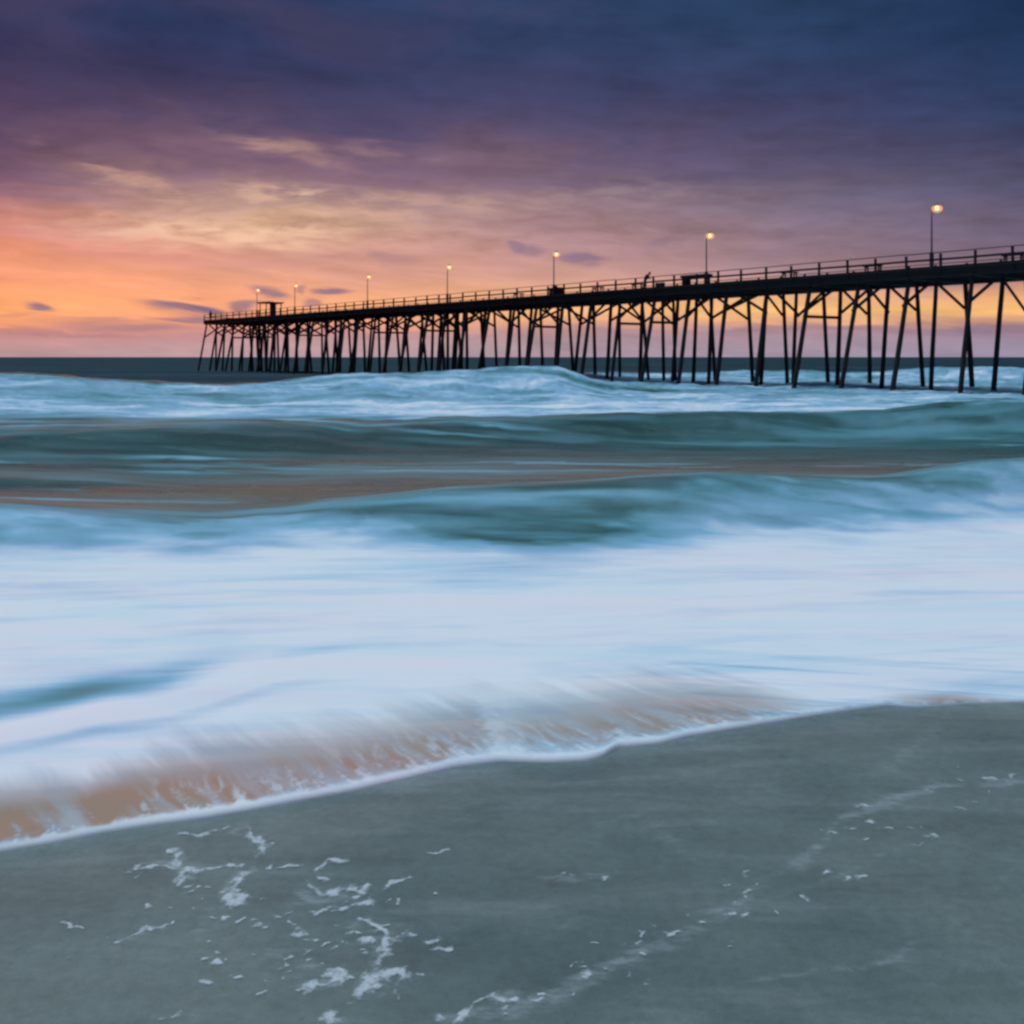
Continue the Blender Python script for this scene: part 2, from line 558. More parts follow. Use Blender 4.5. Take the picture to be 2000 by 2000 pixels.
def mat_sea():
    m, n, b = new_mat('sea water and foam')
    L = m.node_tree.links
    g = n.new('ShaderNodeNewGeometry')
    pos = g.outputs['Position']
    foam = n.new('ShaderNodeAttribute', attribute_name='foam').outputs['Fac']
    silt = n.new('ShaderNodeAttribute', attribute_name='silt').outputs['Fac']
    # long soft streaks in the foam
    mp = n.new('ShaderNodeMapping')
    mp.inputs['Rotation'].default_value = (0, 0, R(-10))
    mp.inputs['Scale'].default_value = (0.16, 1.4, 1)
    L.new(pos, mp.inputs[0])
    st = n.noise(mp.outputs[0], 1.0, 5.0, 0.55, 0.5)
    f = n.m('ADD', foam, n.m('MULTIPLY', n.m('SUBTRACT', st, 0.5), 0.30))
    f = n.m('MULTIPLY', f, n.smooth(foam, 0.0, 0.08))
    f = n.m('MINIMUM', n.m('MAXIMUM', f, 0.0), 1.0)
    c = n.ramp(f, [(0.0, (0.020, 0.066, 0.054, 1)), (0.15, (0.045, 0.125, 0.115, 1)), (0.4, (0.125, 0.31, 0.355, 1)), (0.65, (0.28, 0.49, 0.63, 1)),
                   (0.85, (0.64, 0.71, 0.77, 1)), (1.0, (0.85, 0.81, 0.80, 1))])
    c = n.mix(silt, c, (0.42, 0.245, 0.165, 1))
    mpt = n.new('ShaderNodeMapping')
    mpt.inputs['Rotation'].default_value = (0, 0, R(-14))
    mpt.inputs['Scale'].default_value = (0.22, 1.3, 1)
    L.new(pos, mpt.inputs[0])
    tn = n.noise(mpt.outputs[0], 1.3, 5.0, 0.6, 0.6)
    tint = n.ramp(tn, [(0.34, (0.88, 0.99, 1.0, 1)), (0.5, (1.0, 1.0, 1.0, 1)), (0.66, (1.06, 0.965, 0.98, 1))])
    c = n.mix(1.0, c, tint, 'MULTIPLY')
    L.new(c, b.inputs['Base Color'])
    L.new(n.mixf(f, 0.24, 0.75), b.inputs['Roughness'])
    b.inputs['IOR'].default_value = 1.33
    # chop
    mp2 = n.new('ShaderNodeMapping')
    mp2.inputs['Scale'].default_value = (0.35, 1.0, 1)
    L.new(pos, mp2.inputs[0])
    ch = n.noise(mp2.outputs[0], 0.9, 5.0, 0.6, 0.4)
    bp = n.new('ShaderNodeBump')
    sp = n.new('ShaderNodeSeparateXYZ')
    L.new(pos, sp.inputs[0])
    opn = n.smooth(sp.outputs[1], 45.0, 110.0)          # rougher open water outside the surf
    L.new(n.mixf(opn, n.mixf(f, 0.34, 0.06), 0.8), bp.inputs['Strength'])
    b.inputs['Specular IOR Level'].default_value = 0.34
    bp.inputs['Distance'].default_value = 0.30
    L.new(ch, bp.inputs['Height'])
    L.new(bp.outputs[0], b.inputs['Normal'])
    # open water is too rough to mirror the low sky: short steep waves show their faces
    df = n.new('ShaderNodeBsdfDiffuse')
    mp3 = n.new('ShaderNodeMapping')
    mp3.inputs['Scale'].default_value = (0.012, 0.05, 1)
    L.new(pos, mp3.inputs[0])
    L.new(n.ramp(n.noise(mp3.outputs[0], 1.0, 6.0, 0.65, 0.3), [(0.3, (0.011, 0.030, 0.038, 1)), (0.5, (0.019, 0.042, 0.054, 1)), (0.72, (0.040, 0.068, 0.084, 1))]), df.inputs['Color'])
    gl = n.new('ShaderNodeBsdfGlossy')
    gl.inputs['Roughness'].default_value = 0.45
    L.new(bp.outputs[0], gl.inputs['Normal'])
    rough = n.new('ShaderNodeMixShader')
    rough.inputs[0].default_value = 0.022
    L.new(df.outputs[0], rough.inputs[1])
    L.new(gl.outputs[0], rough.inputs[2])
    ms = n.new('ShaderNodeMixShader')
    L.new(n.m('MULTIPLY', opn, n.m('SUBTRACT', 1.0, n.smooth(f, 0.0, 0.3))), ms.inputs[0])
    L.new(b.outputs[0], ms.inputs[1])
    L.new(rough.outputs[0], ms.inputs[2])
    out = [q for q in m.node_tree.nodes if q.type == 'OUTPUT_MATERIAL'][0]
    L.new(ms.outputs[0], out.inputs[0])
    return m


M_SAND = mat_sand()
M_SEA = mat_sea()

# ------------------------------------------------------------------ sea
SHORE = [(0, 1667), (100, 1650), (200, 1629), (300, 1613), (400, 1600), (500, 1583), (600, 1563), (700, 1544),
         (800, 1521), (900, 1498), (980, 1488), (1080, 1490), (1150, 1486), (1186, 1477), (1204, 1461), (1290, 1454),
         (1350, 1440), (1450, 1424), (1600, 1400), (1740, 1380), (1800, 1384), (1900, 1378), (2000, 1376)]
_sx, _sy = [], []
for a_, b_ in SHORE:
    p_, y_ = (a_ - 1000) / FOC, (CAM_Z - 0.8) / ((b_ - HOR) / FOC - 0.045)
    _sx.append(p_)
    _sy.append(y_)
for p_ in (-2.0, -1.6, -1.2, -0.9, -0.7):
    _sx.append(p_)
    _sy.append((_sy[0] + 0.464 * (-_sx[0] * 0 + 1.77)) / (1 - 0.464 * p_))
for p_ in (0.7, 1.0, 1.5, 2.0):
    _sx.append(p_)
    _sy.append(5.42 + (p_ - 0.5) * 0.9)
_o = np.argsort(_sx)
_sx, _sy = np.array(_sx)[_o], np.array(_sy)[_o]


def shore_y(p):
    s = 0
    for k, g in ((-1.5, .13), (-.75, .22), (0, .3), (.75, .22), (1.5, .13)):
        s = s + g * np.interp(p + k * 0.005, _sx, _sy)
    return s


_ty = np.linspace(0, 60, 6001)
_tz = np.interp(_ty, [7, 9, 11, 13, 16, 20, 60], [0.51, 0.40, 0.28, 0.16, 0.06, 0.0, 0.0])
_k = np.hanning(201)
_k /= _k.sum()
_tz = np.convolve(np.pad(_tz, 100, mode='edge'), _k, 'valid')


def build_sea():
    pc = np.concatenate([np.linspace(-2.0, -0.56, 70)[:-1], np.linspace(-0.56, 0.56, 760), np.linspace(0.56, 2.0, 70)[1:]])
    ys = shore_y(pc)
    edge = np.array([0, .003, .007, .013, .02, .03, .042, .056, .072])
    rows = [ys + e for e in edge]
    t = np.linspace(0, 1, 421)[1:]
    y0 = ys + edge[-1]
    for k in t:
        rows.append(1.0 / (1 / y0 + (1 / 20.0 - 1 / y0) * k))
    for k in np.linspace(0, 1, 231)[1:]:
        rows.append(np.full_like(ys, 1.0 / (1 / 20.0 + (1 / 300.0 - 1 / 20.0) * k)))
    for k in np.linspace(0, 1, 36)[1:]:
        rows.append(np.full_like(ys, 300.0 * (9000 / 300.0) ** k))
    Y = np.array(rows)
    nr, nc = Y.shape
    P = np.tile(pc, (nr, 1))
    X = P * Y
    PX = 1000 + P * FOC
    D = Y - ys[None, :]
    # ---- base level
    sz = sand_z(X, Y)
    thin = 0.014 * (1 - np.exp(-D / 0.012)) + 0.006 * np.exp(-((D - 0.035) / 0.035) ** 2) - 0.004 * np.exp(-D / 0.002)
    near = sz + thin
    far = np.interp(Y, _ty, _tz)
    k = sstep(Y, 5.6, 9.0)
    Z = near * (1 - k) + far * k
    base = Z.copy()
    PY = HOR + (CAM_Z - base) / Y * FOC
    foam = np.zeros_like(Y)

    # ---- waves: crest distance, crest row in the photograph -> height, widths
    def wave(yc_pts, row_pts, wf, wb, fade=None, wmul=((-900, 1), (3000, 1))):
        yc = itps(PX, yc_pts)
        row = itps(PX, row_pts)
        z0 = np.interp(yc, _ty, _tz)
        amp = np.maximum(CAM_Z - (row - HOR) / FOC * yc - z0, 0)
        if fade is not None:
            amp = amp * itp(PX, fade)
        d = Y - yc + (fbm(X * 0.16, Y * 0.02, int(wb * 7), 3) - .5) * wf * 0.9
        amp = amp * (1 + 0.36 * (fbm(X * 0.35, Y * 0.05, int(wb * 5), 4) - .5))
        pr = np.where(d < 0, np.exp(-np.abs(d / (wf * itp(PX, wmul))) ** 2), np.exp(-np.abs(d / wb) ** 2))
        return amp * pr, yc, d

    # wave 1, the nearest, breaking on the right
    w1, yc1, d1 = wave([(-600, 12.5), (0, 13.0), (500, 13.5), (900, 14.5), (1300, 15), (1700, 15.5), (2000, 16.5), (2600, 17.5)],
                       [(-400, 985), (0, 985), (200, 1000), (430, 1008), (560, 996), (650, 978), (800, 960), (900, 952), (1100, 945),
                        (1300, 928), (1400, 922), (1500, 930), (1700, 934), (1850, 915), (2000, 897), (2400, 890)], 1.5, 3.0)
    # wave 2, the dark green wall
    w2, yc2, d2 = wave([(-600, 25), (0, 26), (500, 28), (1000, 30), (1500, 31), (2000, 32), (2600, 33)],
                       [(-400, 842), (0, 838), (150, 830), (300, 822), (450, 816), (700, 826), (900, 815), (1100, 812), (1400, 806), (1600, 812),
                        (1720, 802), (1850, 788), (2000, 788), (2400, 795)], 2.7, 6.0, None, ((-600, 1.1), (800, 1.1), (1200, .65), (1700, .6), (1900, .8), (2600, .8)))
    # wave 3, the broken line of surf in front of the pier
    w3, yc3, d3 = wave([(-600, 58), (0, 62), (500, 66), (1000, 72), (1300, 76), (2600, 80)],
                       [(-500, 728), (0, 729), (120, 731), (250, 744), (400, 747), (500, 747), (600, 738), (700, 728), (800, 725), (950, 720),
                        (1050, 717), (1130, 721), (1250, 740), (2600, 745)], 9, 9,
                       [(-900, 1), (1090, 1), (1200, .3), (1280, 0), (3000, 0)])
    w4, yc4, d4 = wave([(-600, 118), (1000, 118), (2000, 122), (3000, 124)],
                       [(-500, 735), (900, 735), (1100, 726), (1300, 729), (1450, 722), (1700, 726), (1800, 718), (2000, 715), (2600, 715)], 14, 12,
                       [(-900, 0), (1000, 0), (1150, 1), (3000, 1)])
    # an old swell behind and a small step in the wash
    w5, yc5, d5 = wave([(-600, 19.2), (0, 19.0), (400, 19.5), (900, 20.0), (3000, 21)],
                       [(-500, 925), (0, 922), (150, 926), (300, 940), (500, 950), (650, 932), (800, 930), (950, 946), (1200, 950), (3000, 950)], 0.9, 2.0,
                       [(-900, .8), (200, .7), (330, .25), (600, .6), (850, .6), (1000, 0), (3000, 0)])
    ch = (fbm(X * 0.22, Y * 0.45, 31, 4) - 0.5) * 0.30 * sstep(Y, 14, 34)
    gust = (fbm(X * 0.16, Y * 0.30, 39, 5, .6) - 0.5) * 1.1 * np.exp(-((Y - 86) / 22) ** 2) * sstep(PX, 1000, 1250)
    ch2 = (fbm(X * 0.05, Y * 0.14, 37, 4) - 0.5) * 0.9 * sstep(Y, 80, 240) * np.exp(-Y / 2500)
    turb = (fbm(X * 0.8, Y * 1.3, 41, 4) - 0.5)
    Z = Z + w1 + w2 + w3 + w4 + w5 + ch + ch2 + gust
    rough_f = fbm(X * 0.5, Y * 0.8, 43, 5) - 0.5
    # ---- foam
    wob = (fbm(X * 0.5, Y * 0.9, 51, 4) - 0.5)
    wob_f = (fbm_s(X * 0.12, Y * 0.5, 53, 4) - 0.5)
    # third line of surf: behind it dark water, in front foam down to the back of wave 2
    f3 = sstep(d3, 0.6 + wob * 2.0, -2.2 + wob * 2.0)
    right = sstep(PX, 1080, 1200)
    f3b = sstep(d4, 3.0 + wob * 6, -6 + wob * 6)
    f3 = f3 * (1 - right) + f3b * right
    f3 = f3 * sstep(Y, 34 + wob_f * 14, 45 + wob_f * 14)
    tx = fbm_s(X * 0.30 + wob * 1.5, Y * 0.55 + wob * 2, 59, 5, .62) - .5
    f3 = f3 * (0.57 + 0.20 * sstep(Y, 62, 46) + 0.9 * tx + 0.45 * wob_f + 0.35 * (fbm_s(X * 0.06, Y * 0.28, 57, 5) - .5))
    f3 = f3 * (1 - 0.35 * np.exp(-((PX - 120) / 160) ** 2 - ((Y - 54) / 4) ** 2))
    foam = np.maximum(foam, np.clip(f3, 0, 1))
    # crest of wave 2, thin veils
    veil = sstep(fbm_s(X * 0.16 + 3, Y * 0.7, 61, 5), 0.52, 0.78)
    band = sstep(fbm_s(X * 0.10 + wob * .5, Y * 0.8 + wob * .8, 67, 5, .6), 0.36, 0.66)
    foam = np.maximum(foam, (0.18 + 0.42 * veil) * band * sstep(Y, 50, 38) * sstep(Y, 14.5, 16.5))
    thread = sstep(fbm_s(X * 0.14 + 7 + wob * .8, Y * 1.5 + wob * .7, 69, 5, .6), 0.56, 0.74)
    foam = np.maximum(foam, 0.5 * thread * sstep(Y, 26, 22) * sstep(Y, 14.5, 16.0))
    cap2 = np.exp(-((d2 - 1.2) / 1.8) ** 2) * sstep(fbm_s(X * 0.2, Y * 0.5, 63, 4), 0.40, 0.70)
    foam = np.maximum(foam, 0.36 * cap2 * itp(PX, [(0, 1), (350, .9), (500, .35), (900, .3), (1200, .5), (1700, .3), (1800, .9), (2000, .9)]))
    vn = fbm_s(X * 0.35 + Y * .1, Y * 1.6, 65, 5)
    vs = sstep(vn, 0.30, 0.72)
    foam = np.maximum(foam, 0.40 * np.exp(-((d1 - 0.3) / 1.2) ** 2) * (0.25 + 0.75 * vs))
    foam = np.maximum(foam, (0.18 + 0.40 * vs) * np.exp(-((d1 + 1.2) / 1.9) ** 2))
    foam = np.maximum(foam, 0.32 * np.exp(-((d2 - 0.8) / 2.2) ** 2) * (0.2 + 0.8 * vs))
    foam = np.maximum(foam, (0.06 + 0.30 * vs) * np.exp(-((d2 + 2.0) / 2.6) ** 2) * itp(PX, [(-500, .5), (0, .5), (300, .2), (650, .1), (900, .6), (1200, .9), (2000, 1)]))
    # green-blue lower left step
    foam = np.maximum(foam, 0.42 * np.exp(-((d5 - 0.2) / 0.9) ** 2) * itp(PX, [(-500, 1), (200, .8), (350, .3), (600, .6), (900, .6), (1000, .1), (3000, 0)]) * (0.6 + wob))
    # foam of wave 1 and the whole wash in front of it
    yb = yc1 + itps(PX, [(-500, .5), (0, .5), (560, .4), (690, -.1), (800, -.8), (900, -1.7), (1000, -2.2), (1110, -2.0), (1220, -1.3), (1330, -.4), (1430, .5), (2600, .6)], 30)
    torn = fbm(X * 1.3 + Y * .4, Y * 2.0, 73, 5) - 0.5
    f1 = sstep(yb - Y + wob * 1.6 + torn * 1.3, -0.25, 1.25)
    depth = yb - Y
    lvl = 0.50 + 0.48 * sstep(depth + wob * 2.2 + torn * 1.2, 0.3, 4.2) + 0.20 * torn
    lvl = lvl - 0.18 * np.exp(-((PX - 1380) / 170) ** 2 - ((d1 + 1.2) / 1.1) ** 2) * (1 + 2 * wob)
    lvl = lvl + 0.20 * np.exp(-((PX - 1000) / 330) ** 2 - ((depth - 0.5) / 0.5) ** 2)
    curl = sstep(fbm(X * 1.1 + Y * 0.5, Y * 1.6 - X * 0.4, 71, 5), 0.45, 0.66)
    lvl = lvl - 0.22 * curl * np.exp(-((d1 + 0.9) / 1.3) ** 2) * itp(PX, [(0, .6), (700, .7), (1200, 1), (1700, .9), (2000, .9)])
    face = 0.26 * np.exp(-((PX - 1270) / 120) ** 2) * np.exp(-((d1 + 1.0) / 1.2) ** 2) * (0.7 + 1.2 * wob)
    foam = np.maximum(foam, face)
    foam = np.maximum(foam, np.clip(f1 * lvl, 0, 1))
    wash = sstep(Y, 11.8, 9.2)
    foam = foam * (1 - wash) + np.clip(np.maximum(foam, 0.885 + 0.28 * wob_f), 0, 1) * wash
    Z = Z + foam * rough_f * (0.42 * sstep(Y, 30, 60) + 0.10 * sstep(Y, 11, 13) * sstep(Y, 24, 18))
    # streaks in the wash
    stre = fbm_s(X * 0.5 + Y * 0.25 + wob * .6, Y * 3.2 - X * 0.6 + wob_f * 1.5, 81, 5, 0.6) - 0.5
    foam = foam - wash * np.clip(stre, -.3, 1) * 0.42
    # small bore on the left: dark trough, white lip, cyan shade below it
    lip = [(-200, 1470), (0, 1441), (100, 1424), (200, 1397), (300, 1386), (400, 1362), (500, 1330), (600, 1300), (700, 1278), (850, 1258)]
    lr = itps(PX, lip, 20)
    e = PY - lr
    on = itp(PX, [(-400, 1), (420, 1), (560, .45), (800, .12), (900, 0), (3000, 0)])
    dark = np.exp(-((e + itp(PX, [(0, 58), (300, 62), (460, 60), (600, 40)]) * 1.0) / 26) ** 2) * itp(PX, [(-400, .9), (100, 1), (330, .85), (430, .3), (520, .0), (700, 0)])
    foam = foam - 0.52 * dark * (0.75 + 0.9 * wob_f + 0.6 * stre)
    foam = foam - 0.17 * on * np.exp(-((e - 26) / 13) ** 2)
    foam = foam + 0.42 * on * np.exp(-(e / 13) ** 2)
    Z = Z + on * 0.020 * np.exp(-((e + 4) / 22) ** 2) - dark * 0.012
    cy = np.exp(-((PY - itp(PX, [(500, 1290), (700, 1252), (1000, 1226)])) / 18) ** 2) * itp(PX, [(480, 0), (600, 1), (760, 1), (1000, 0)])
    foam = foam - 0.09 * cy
    # greyer streaks where the sheet thins on the right
    gr = sstep(PX, 1150, 1500) * sstep(PY, 1240, 1330) * sstep(fbm_s(X * 0.7 + Y * 1.2, Y * 8.0 + X * 1.9, 83, 4), 0.40, 0.70)
    foam = foam - 0.20 * gr
    silt_sheen = np.exp(-((Y - 20.5) / 5.0) ** 2) * itp(PX, [(-500, .0), (300, .04), (900, .22), (1300, .38), (1700, .34), (2000, .2), (2600, .2)]) * (0.4 + 1.2 * wob_f + .5) * (1 - foam)  # brown between waves: sandy water plus warm sky reflection put into the colour
    # ---- swash: thin sandy water behind the white edge
    top = itps(PX, [(-300, 1590), (0, 1536), (150, 1520), (300, 1462), (500, 1428), (700, 1404), (850, 1370), (930, 1352), (985, 1362),
                    (1030, 1362), (1120, 1350), (1250, 1326), (1400, 1330), (1520, 1346), (1620, 1372), (1750, 1350), (1860, 1352), (2000, 1366), (2600, 1370)], 16)
    sh = HOR + (CAM_Z - sand_z(ys * pc, ys)) / ys * FOC
    e2 = sh[None, :] - PY                     # rows above the water's edge
    hgt = np.maximum(sh[None, :] - top, 4)
    r = e2 / hgt
    al_ = X * .9 + Y * .42 + (fbm(X * 2.2, Y * 2.2, 97, 3) - .5) * 0.10
    cr_ = -X * .42 + Y * .9
    strk = fbm_s(al_ * 12.0 + cr_ * 2.0, cr_ * 0.8, 91, 4, .6)
    lace = fbm(X * 24 + D * 12, D * 20, 93, 4)
    strk2 = fbm_s(al_ * 30, cr_ * 5.0, 95, 4, .6)
    rid = 1 - np.abs(2 * lace - 1)
    body = sstep(r, 0.05, 0.18) * sstep(r + (strk - 0.5) * 0.55, 1.30, 0.40)
    amt = itp(PX, [(-300, 1.2), (0, 1.25), (170, 1.15), (300, .95), (350, .92), (550, .86), (800, .78), (940, .74), (985, .50), (1040, .72), (1250, .80), (1450, .78), (1600, .2), (1720, .1), (1840, .75), (1930, .45), (2000, .2), (2600, .1)])
    silt = body * amt * np.maximum(0.90 + 1.4 * (strk - 0.46), 0.62)
    lacy = 0.6 * sstep(rid * 0.6 + strk2 * 0.8, 0.88, 1.08) * sstep(r, 0.6, 0.1)
    lacy = np.maximum(lacy, sstep(strk2 * .6 + strk * .4, 0.55, 0.72) * sstep(r, 0.85, 0.1) * 0.7)
    fing = np.exp(-((PX - 140 + (r - .3) * 60 + (lace - .5) * 40) / 24) ** 2) * sstep(r, 0.75, 0.3) + np.exp(-((PX - 985 - r * -45 + (lace - .5) * 40) / 16) ** 2) * sstep(r, 1.5, 0.6)
    lacy = np.maximum(lacy, np.clip(fing * (0.15 + 0.45 * strk), 0, 1))
    silt = np.clip(silt * (1 - lacy), 0, 1)
    rim = sstep(e2, itp(PX, [(0, 30), (600, 30), (850, 34), (960, 62), (1060, 70), (1160, 62), (1250, 34), (1740, 18), (1800, 7), (2600, 8)]) * (0.45 + 1.0 * lace), 3)
    silt = silt * (1 - rim)
    foam = foam * (1 - 0.30 * body * amt) + 0.25 * lacy * body
    foam = np.maximum(foam, rim * 0.97)
    Z = Z + (lacy * body * amt * 0.004 + rim * 0.004) * sstep(D, 0, 0.03)
    foam = np.clip(foam, 0, 1)
    V = np.stack([X, Y, Z], -1).reshape(-1, 3)
    me = mesh_np('sea', V, grid_faces(nr, nc), M_SEA)
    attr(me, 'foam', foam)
    attr(me, 'silt', np.clip(np.maximum(silt, silt_sheen), 0, 1))  # swash sand, and the painted warm reflection between the waves
    tag(link('sea', me), kind='structure')


build_sea()


# ------------------------------------------------------------------ sand
def spread(core, first, far, n):
    g = first * (far / first) ** np.linspace(0, 1, n)
    return core + np.cumsum(np.diff(np.concatenate([[0], g])))


def build_sand():
    xs = np.arange(-4.2, 4.2, 0.015)
    xs = np.concatenate([-spread(4.2, 0.02, 6000, 50)[::-1], xs, spread(4.2, 0.02, 6000, 50)])
    ys = np.arange(1.6, 6.6, 0.013)
    ys = np.concatenate([(1.6 - spread(0, 0.02, 6000, 50))[::-1], ys, spread(6.6, 0.02, 12000, 60)])
    X, Y = np.meshgrid(xs, ys)
    Z = sand_z(X, Y)
    PX = 1000 + X / np.maximum(Y, .5) * FOC
    PY = HOR + (CAM_Z - 0.8 + 0.045 * Y) / np.maximum(Y, .5) * FOC
    froth = np.zeros_like(X)
    wob = (fbm(X * 3, Y * 3, 101, 4) - 0.5)
    w2 = sstep(fbm(X * 4.5 + Y * 2, Y * 5 - X * 1.5, 103, 4), 0.3, 0.7)
    bands = [
        ([(860, 2000), (1060, 1955), (1150, 1905), (1260, 1850), (1340, 1820), (1430, 1785), (1470, 1735), (1560, 1680), (1610, 1640), (1650, 1590), (1750, 1565), (1900, 1532), (2060, 1512)], 0.045, 0.50),
        ([(1380, 1940), (1560, 1885), (1760, 1855), (1930, 1800)], 0.022, 0.34),
        ([(1730, 1510), (1790, 1460), (1850, 1400), (1890, 1380)], 0.05, 0.35),
        ([(402, 1780), (398, 1850), (404, 2000)], 0.035, 0.32),
        ([(1180, 1605), (1260, 1588)], 0.03, 0.35), ([(1280, 1620), (1370, 1670)], 0.05, 0.35),
        ([(1060, 1712), (1190, 1708)], 0.03, 0.4), ([(600, 1880), (700, 1850), (760, 1800)], 0.09, 0.30),
        ([(280, 1694), (461, 1691)], 0.06, 0.3), ([(606, 1740), (720, 1735)], 0.07, 0.32), ([(880, 1999), (1000, 1941)], 0.035, 0.6),
        ([(850, 1840), (1100, 1800), (1190, 1775)], 0.03, 0.25), ([(1500, 1760), (1790, 1650)], 0.025, 0.3),
        ([(712, 1938), (726, 1912), (754, 1895), (784, 1900)], 0.04, 0.6), ([(476, 1704), (452, 1726), (441, 1757), (465, 1765)], 0.035, 0.55),
        ([(276, 1694), (342, 1698), (463, 1690)], 0.03, 0.5), ([(345, 1658), (359, 1724)], 0.03, 0.5), ([(609, 1728), (647, 1747), (706, 1730)], 0.035, 0.5),
        ([(712, 1790), (750, 1826), (745, 1876)], 0.035, 0.5), ([(228, 1847), (315, 1811)], 0.025, 0.4), ([(471, 1619), (523, 1655)], 0.03, 0.45),
        ([(606, 1922), (668, 1907)], 0.04, 0.5), ([(560, 1840), (680, 1870)], 0.06, 0.4),
        ([(1250, 1990), (1400, 1960)], 0.03, 0.25), ([(1560, 1960), (1850, 1900)], 0.03, 0.2),
    ]
    for pts, wd, k in bands:
        wp = [tuple(float(v) for v in pix_to_sand(*q)) for q in pts]
        d = seg_dist(X + wob * 0.15, Y + wob * 0.24, wp)
        froth = np.maximum(froth, k * np.exp(-(d / (wd * (0.8 + 0.5 * w2))) ** 2) * (0.66 + 0.45 * w2))
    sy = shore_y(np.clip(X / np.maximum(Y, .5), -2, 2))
    wet = np.exp(-np.maximum(sy - Y, 0) / 0.8) * (Y > .5)  # waterline mask: wetness for roughness, painted sheen for colour
    V = np.stack([X, Y, Z], -1).reshape(-1, 3)
    me = mesh_np('sand', V, grid_faces(len(ys), len(xs)), M_SAND)
    attr(me, 'froth', froth)
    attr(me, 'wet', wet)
    tag(link('sand', me), kind='structure')


build_sand()


# ------------------------------------------------------------------ froth left on the sand
def foam_mesh(name, lines, seed, step=0.0035):
    """lines: [(points in metres, radius)] -> a low domed sheet of froth with torn edges"""
    xs = [q[0] for pts, r in lines for q in pts]
    ys = [q[1] for pts, r in lines for q in pts]
    pad = max(r for _, r in lines) * 2.2 + 0.01
    gx = np.arange(min(xs) - pad, max(xs) + pad, step)
    gy = np.arange(min(ys) - pad, max(ys) + pad, step * 1.3)
    X, Y = np.meshgrid(gx, gy)
    n = fbm(X * 38, Y * 26, seed, 5, 0.62) - 0.5
    n2 = fbm(X * 9, Y * 7, seed + 3, 3) - 0.5
    wx, wy = (fbm(X * 14, Y * 12, seed + 9, 3) - .5) * 0.07, (fbm(X * 14, Y * 12, seed + 19, 3) - .5) * 0.09
    m = np.full(X.shape, -1.0)
    for pts, r in lines:
        r = r * (1 + 1.3 * n2)
        m = np.maximum(m, 1 - seg_dist(X + wx, (Y + wy), pts) / (r * 2.1))
    m = m + n * 1.7 - 0.24
    keep = m > -0.3
    cell = keep[:-1, :-1] & keep[1:, :-1] & keep[:-1, 1:] & keep[1:, 1:]
    idx = np.nonzero(cell)
    nc = len(gx)
    a = idx[0] * nc + idx[1]
    F = np.stack([a, a + 1, a + nc + 1, a + nc], 1)
    c = np.clip(m, 0, 1)
    Z = sand_z(X, Y) + 0.0012 + 0.0032 * np.sqrt(c)
    V = np.stack([X, Y, Z], -1).reshape(-1, 3)
    used, inv = np.unique(F, return_inverse=True)
    return V[used], inv.reshape(F.shape), np.clip(m, 0, 1).ravel()[used]


def S(*pts):
    return [tuple(float(v) for v in pix_to_sand(*q)) for q in pts]


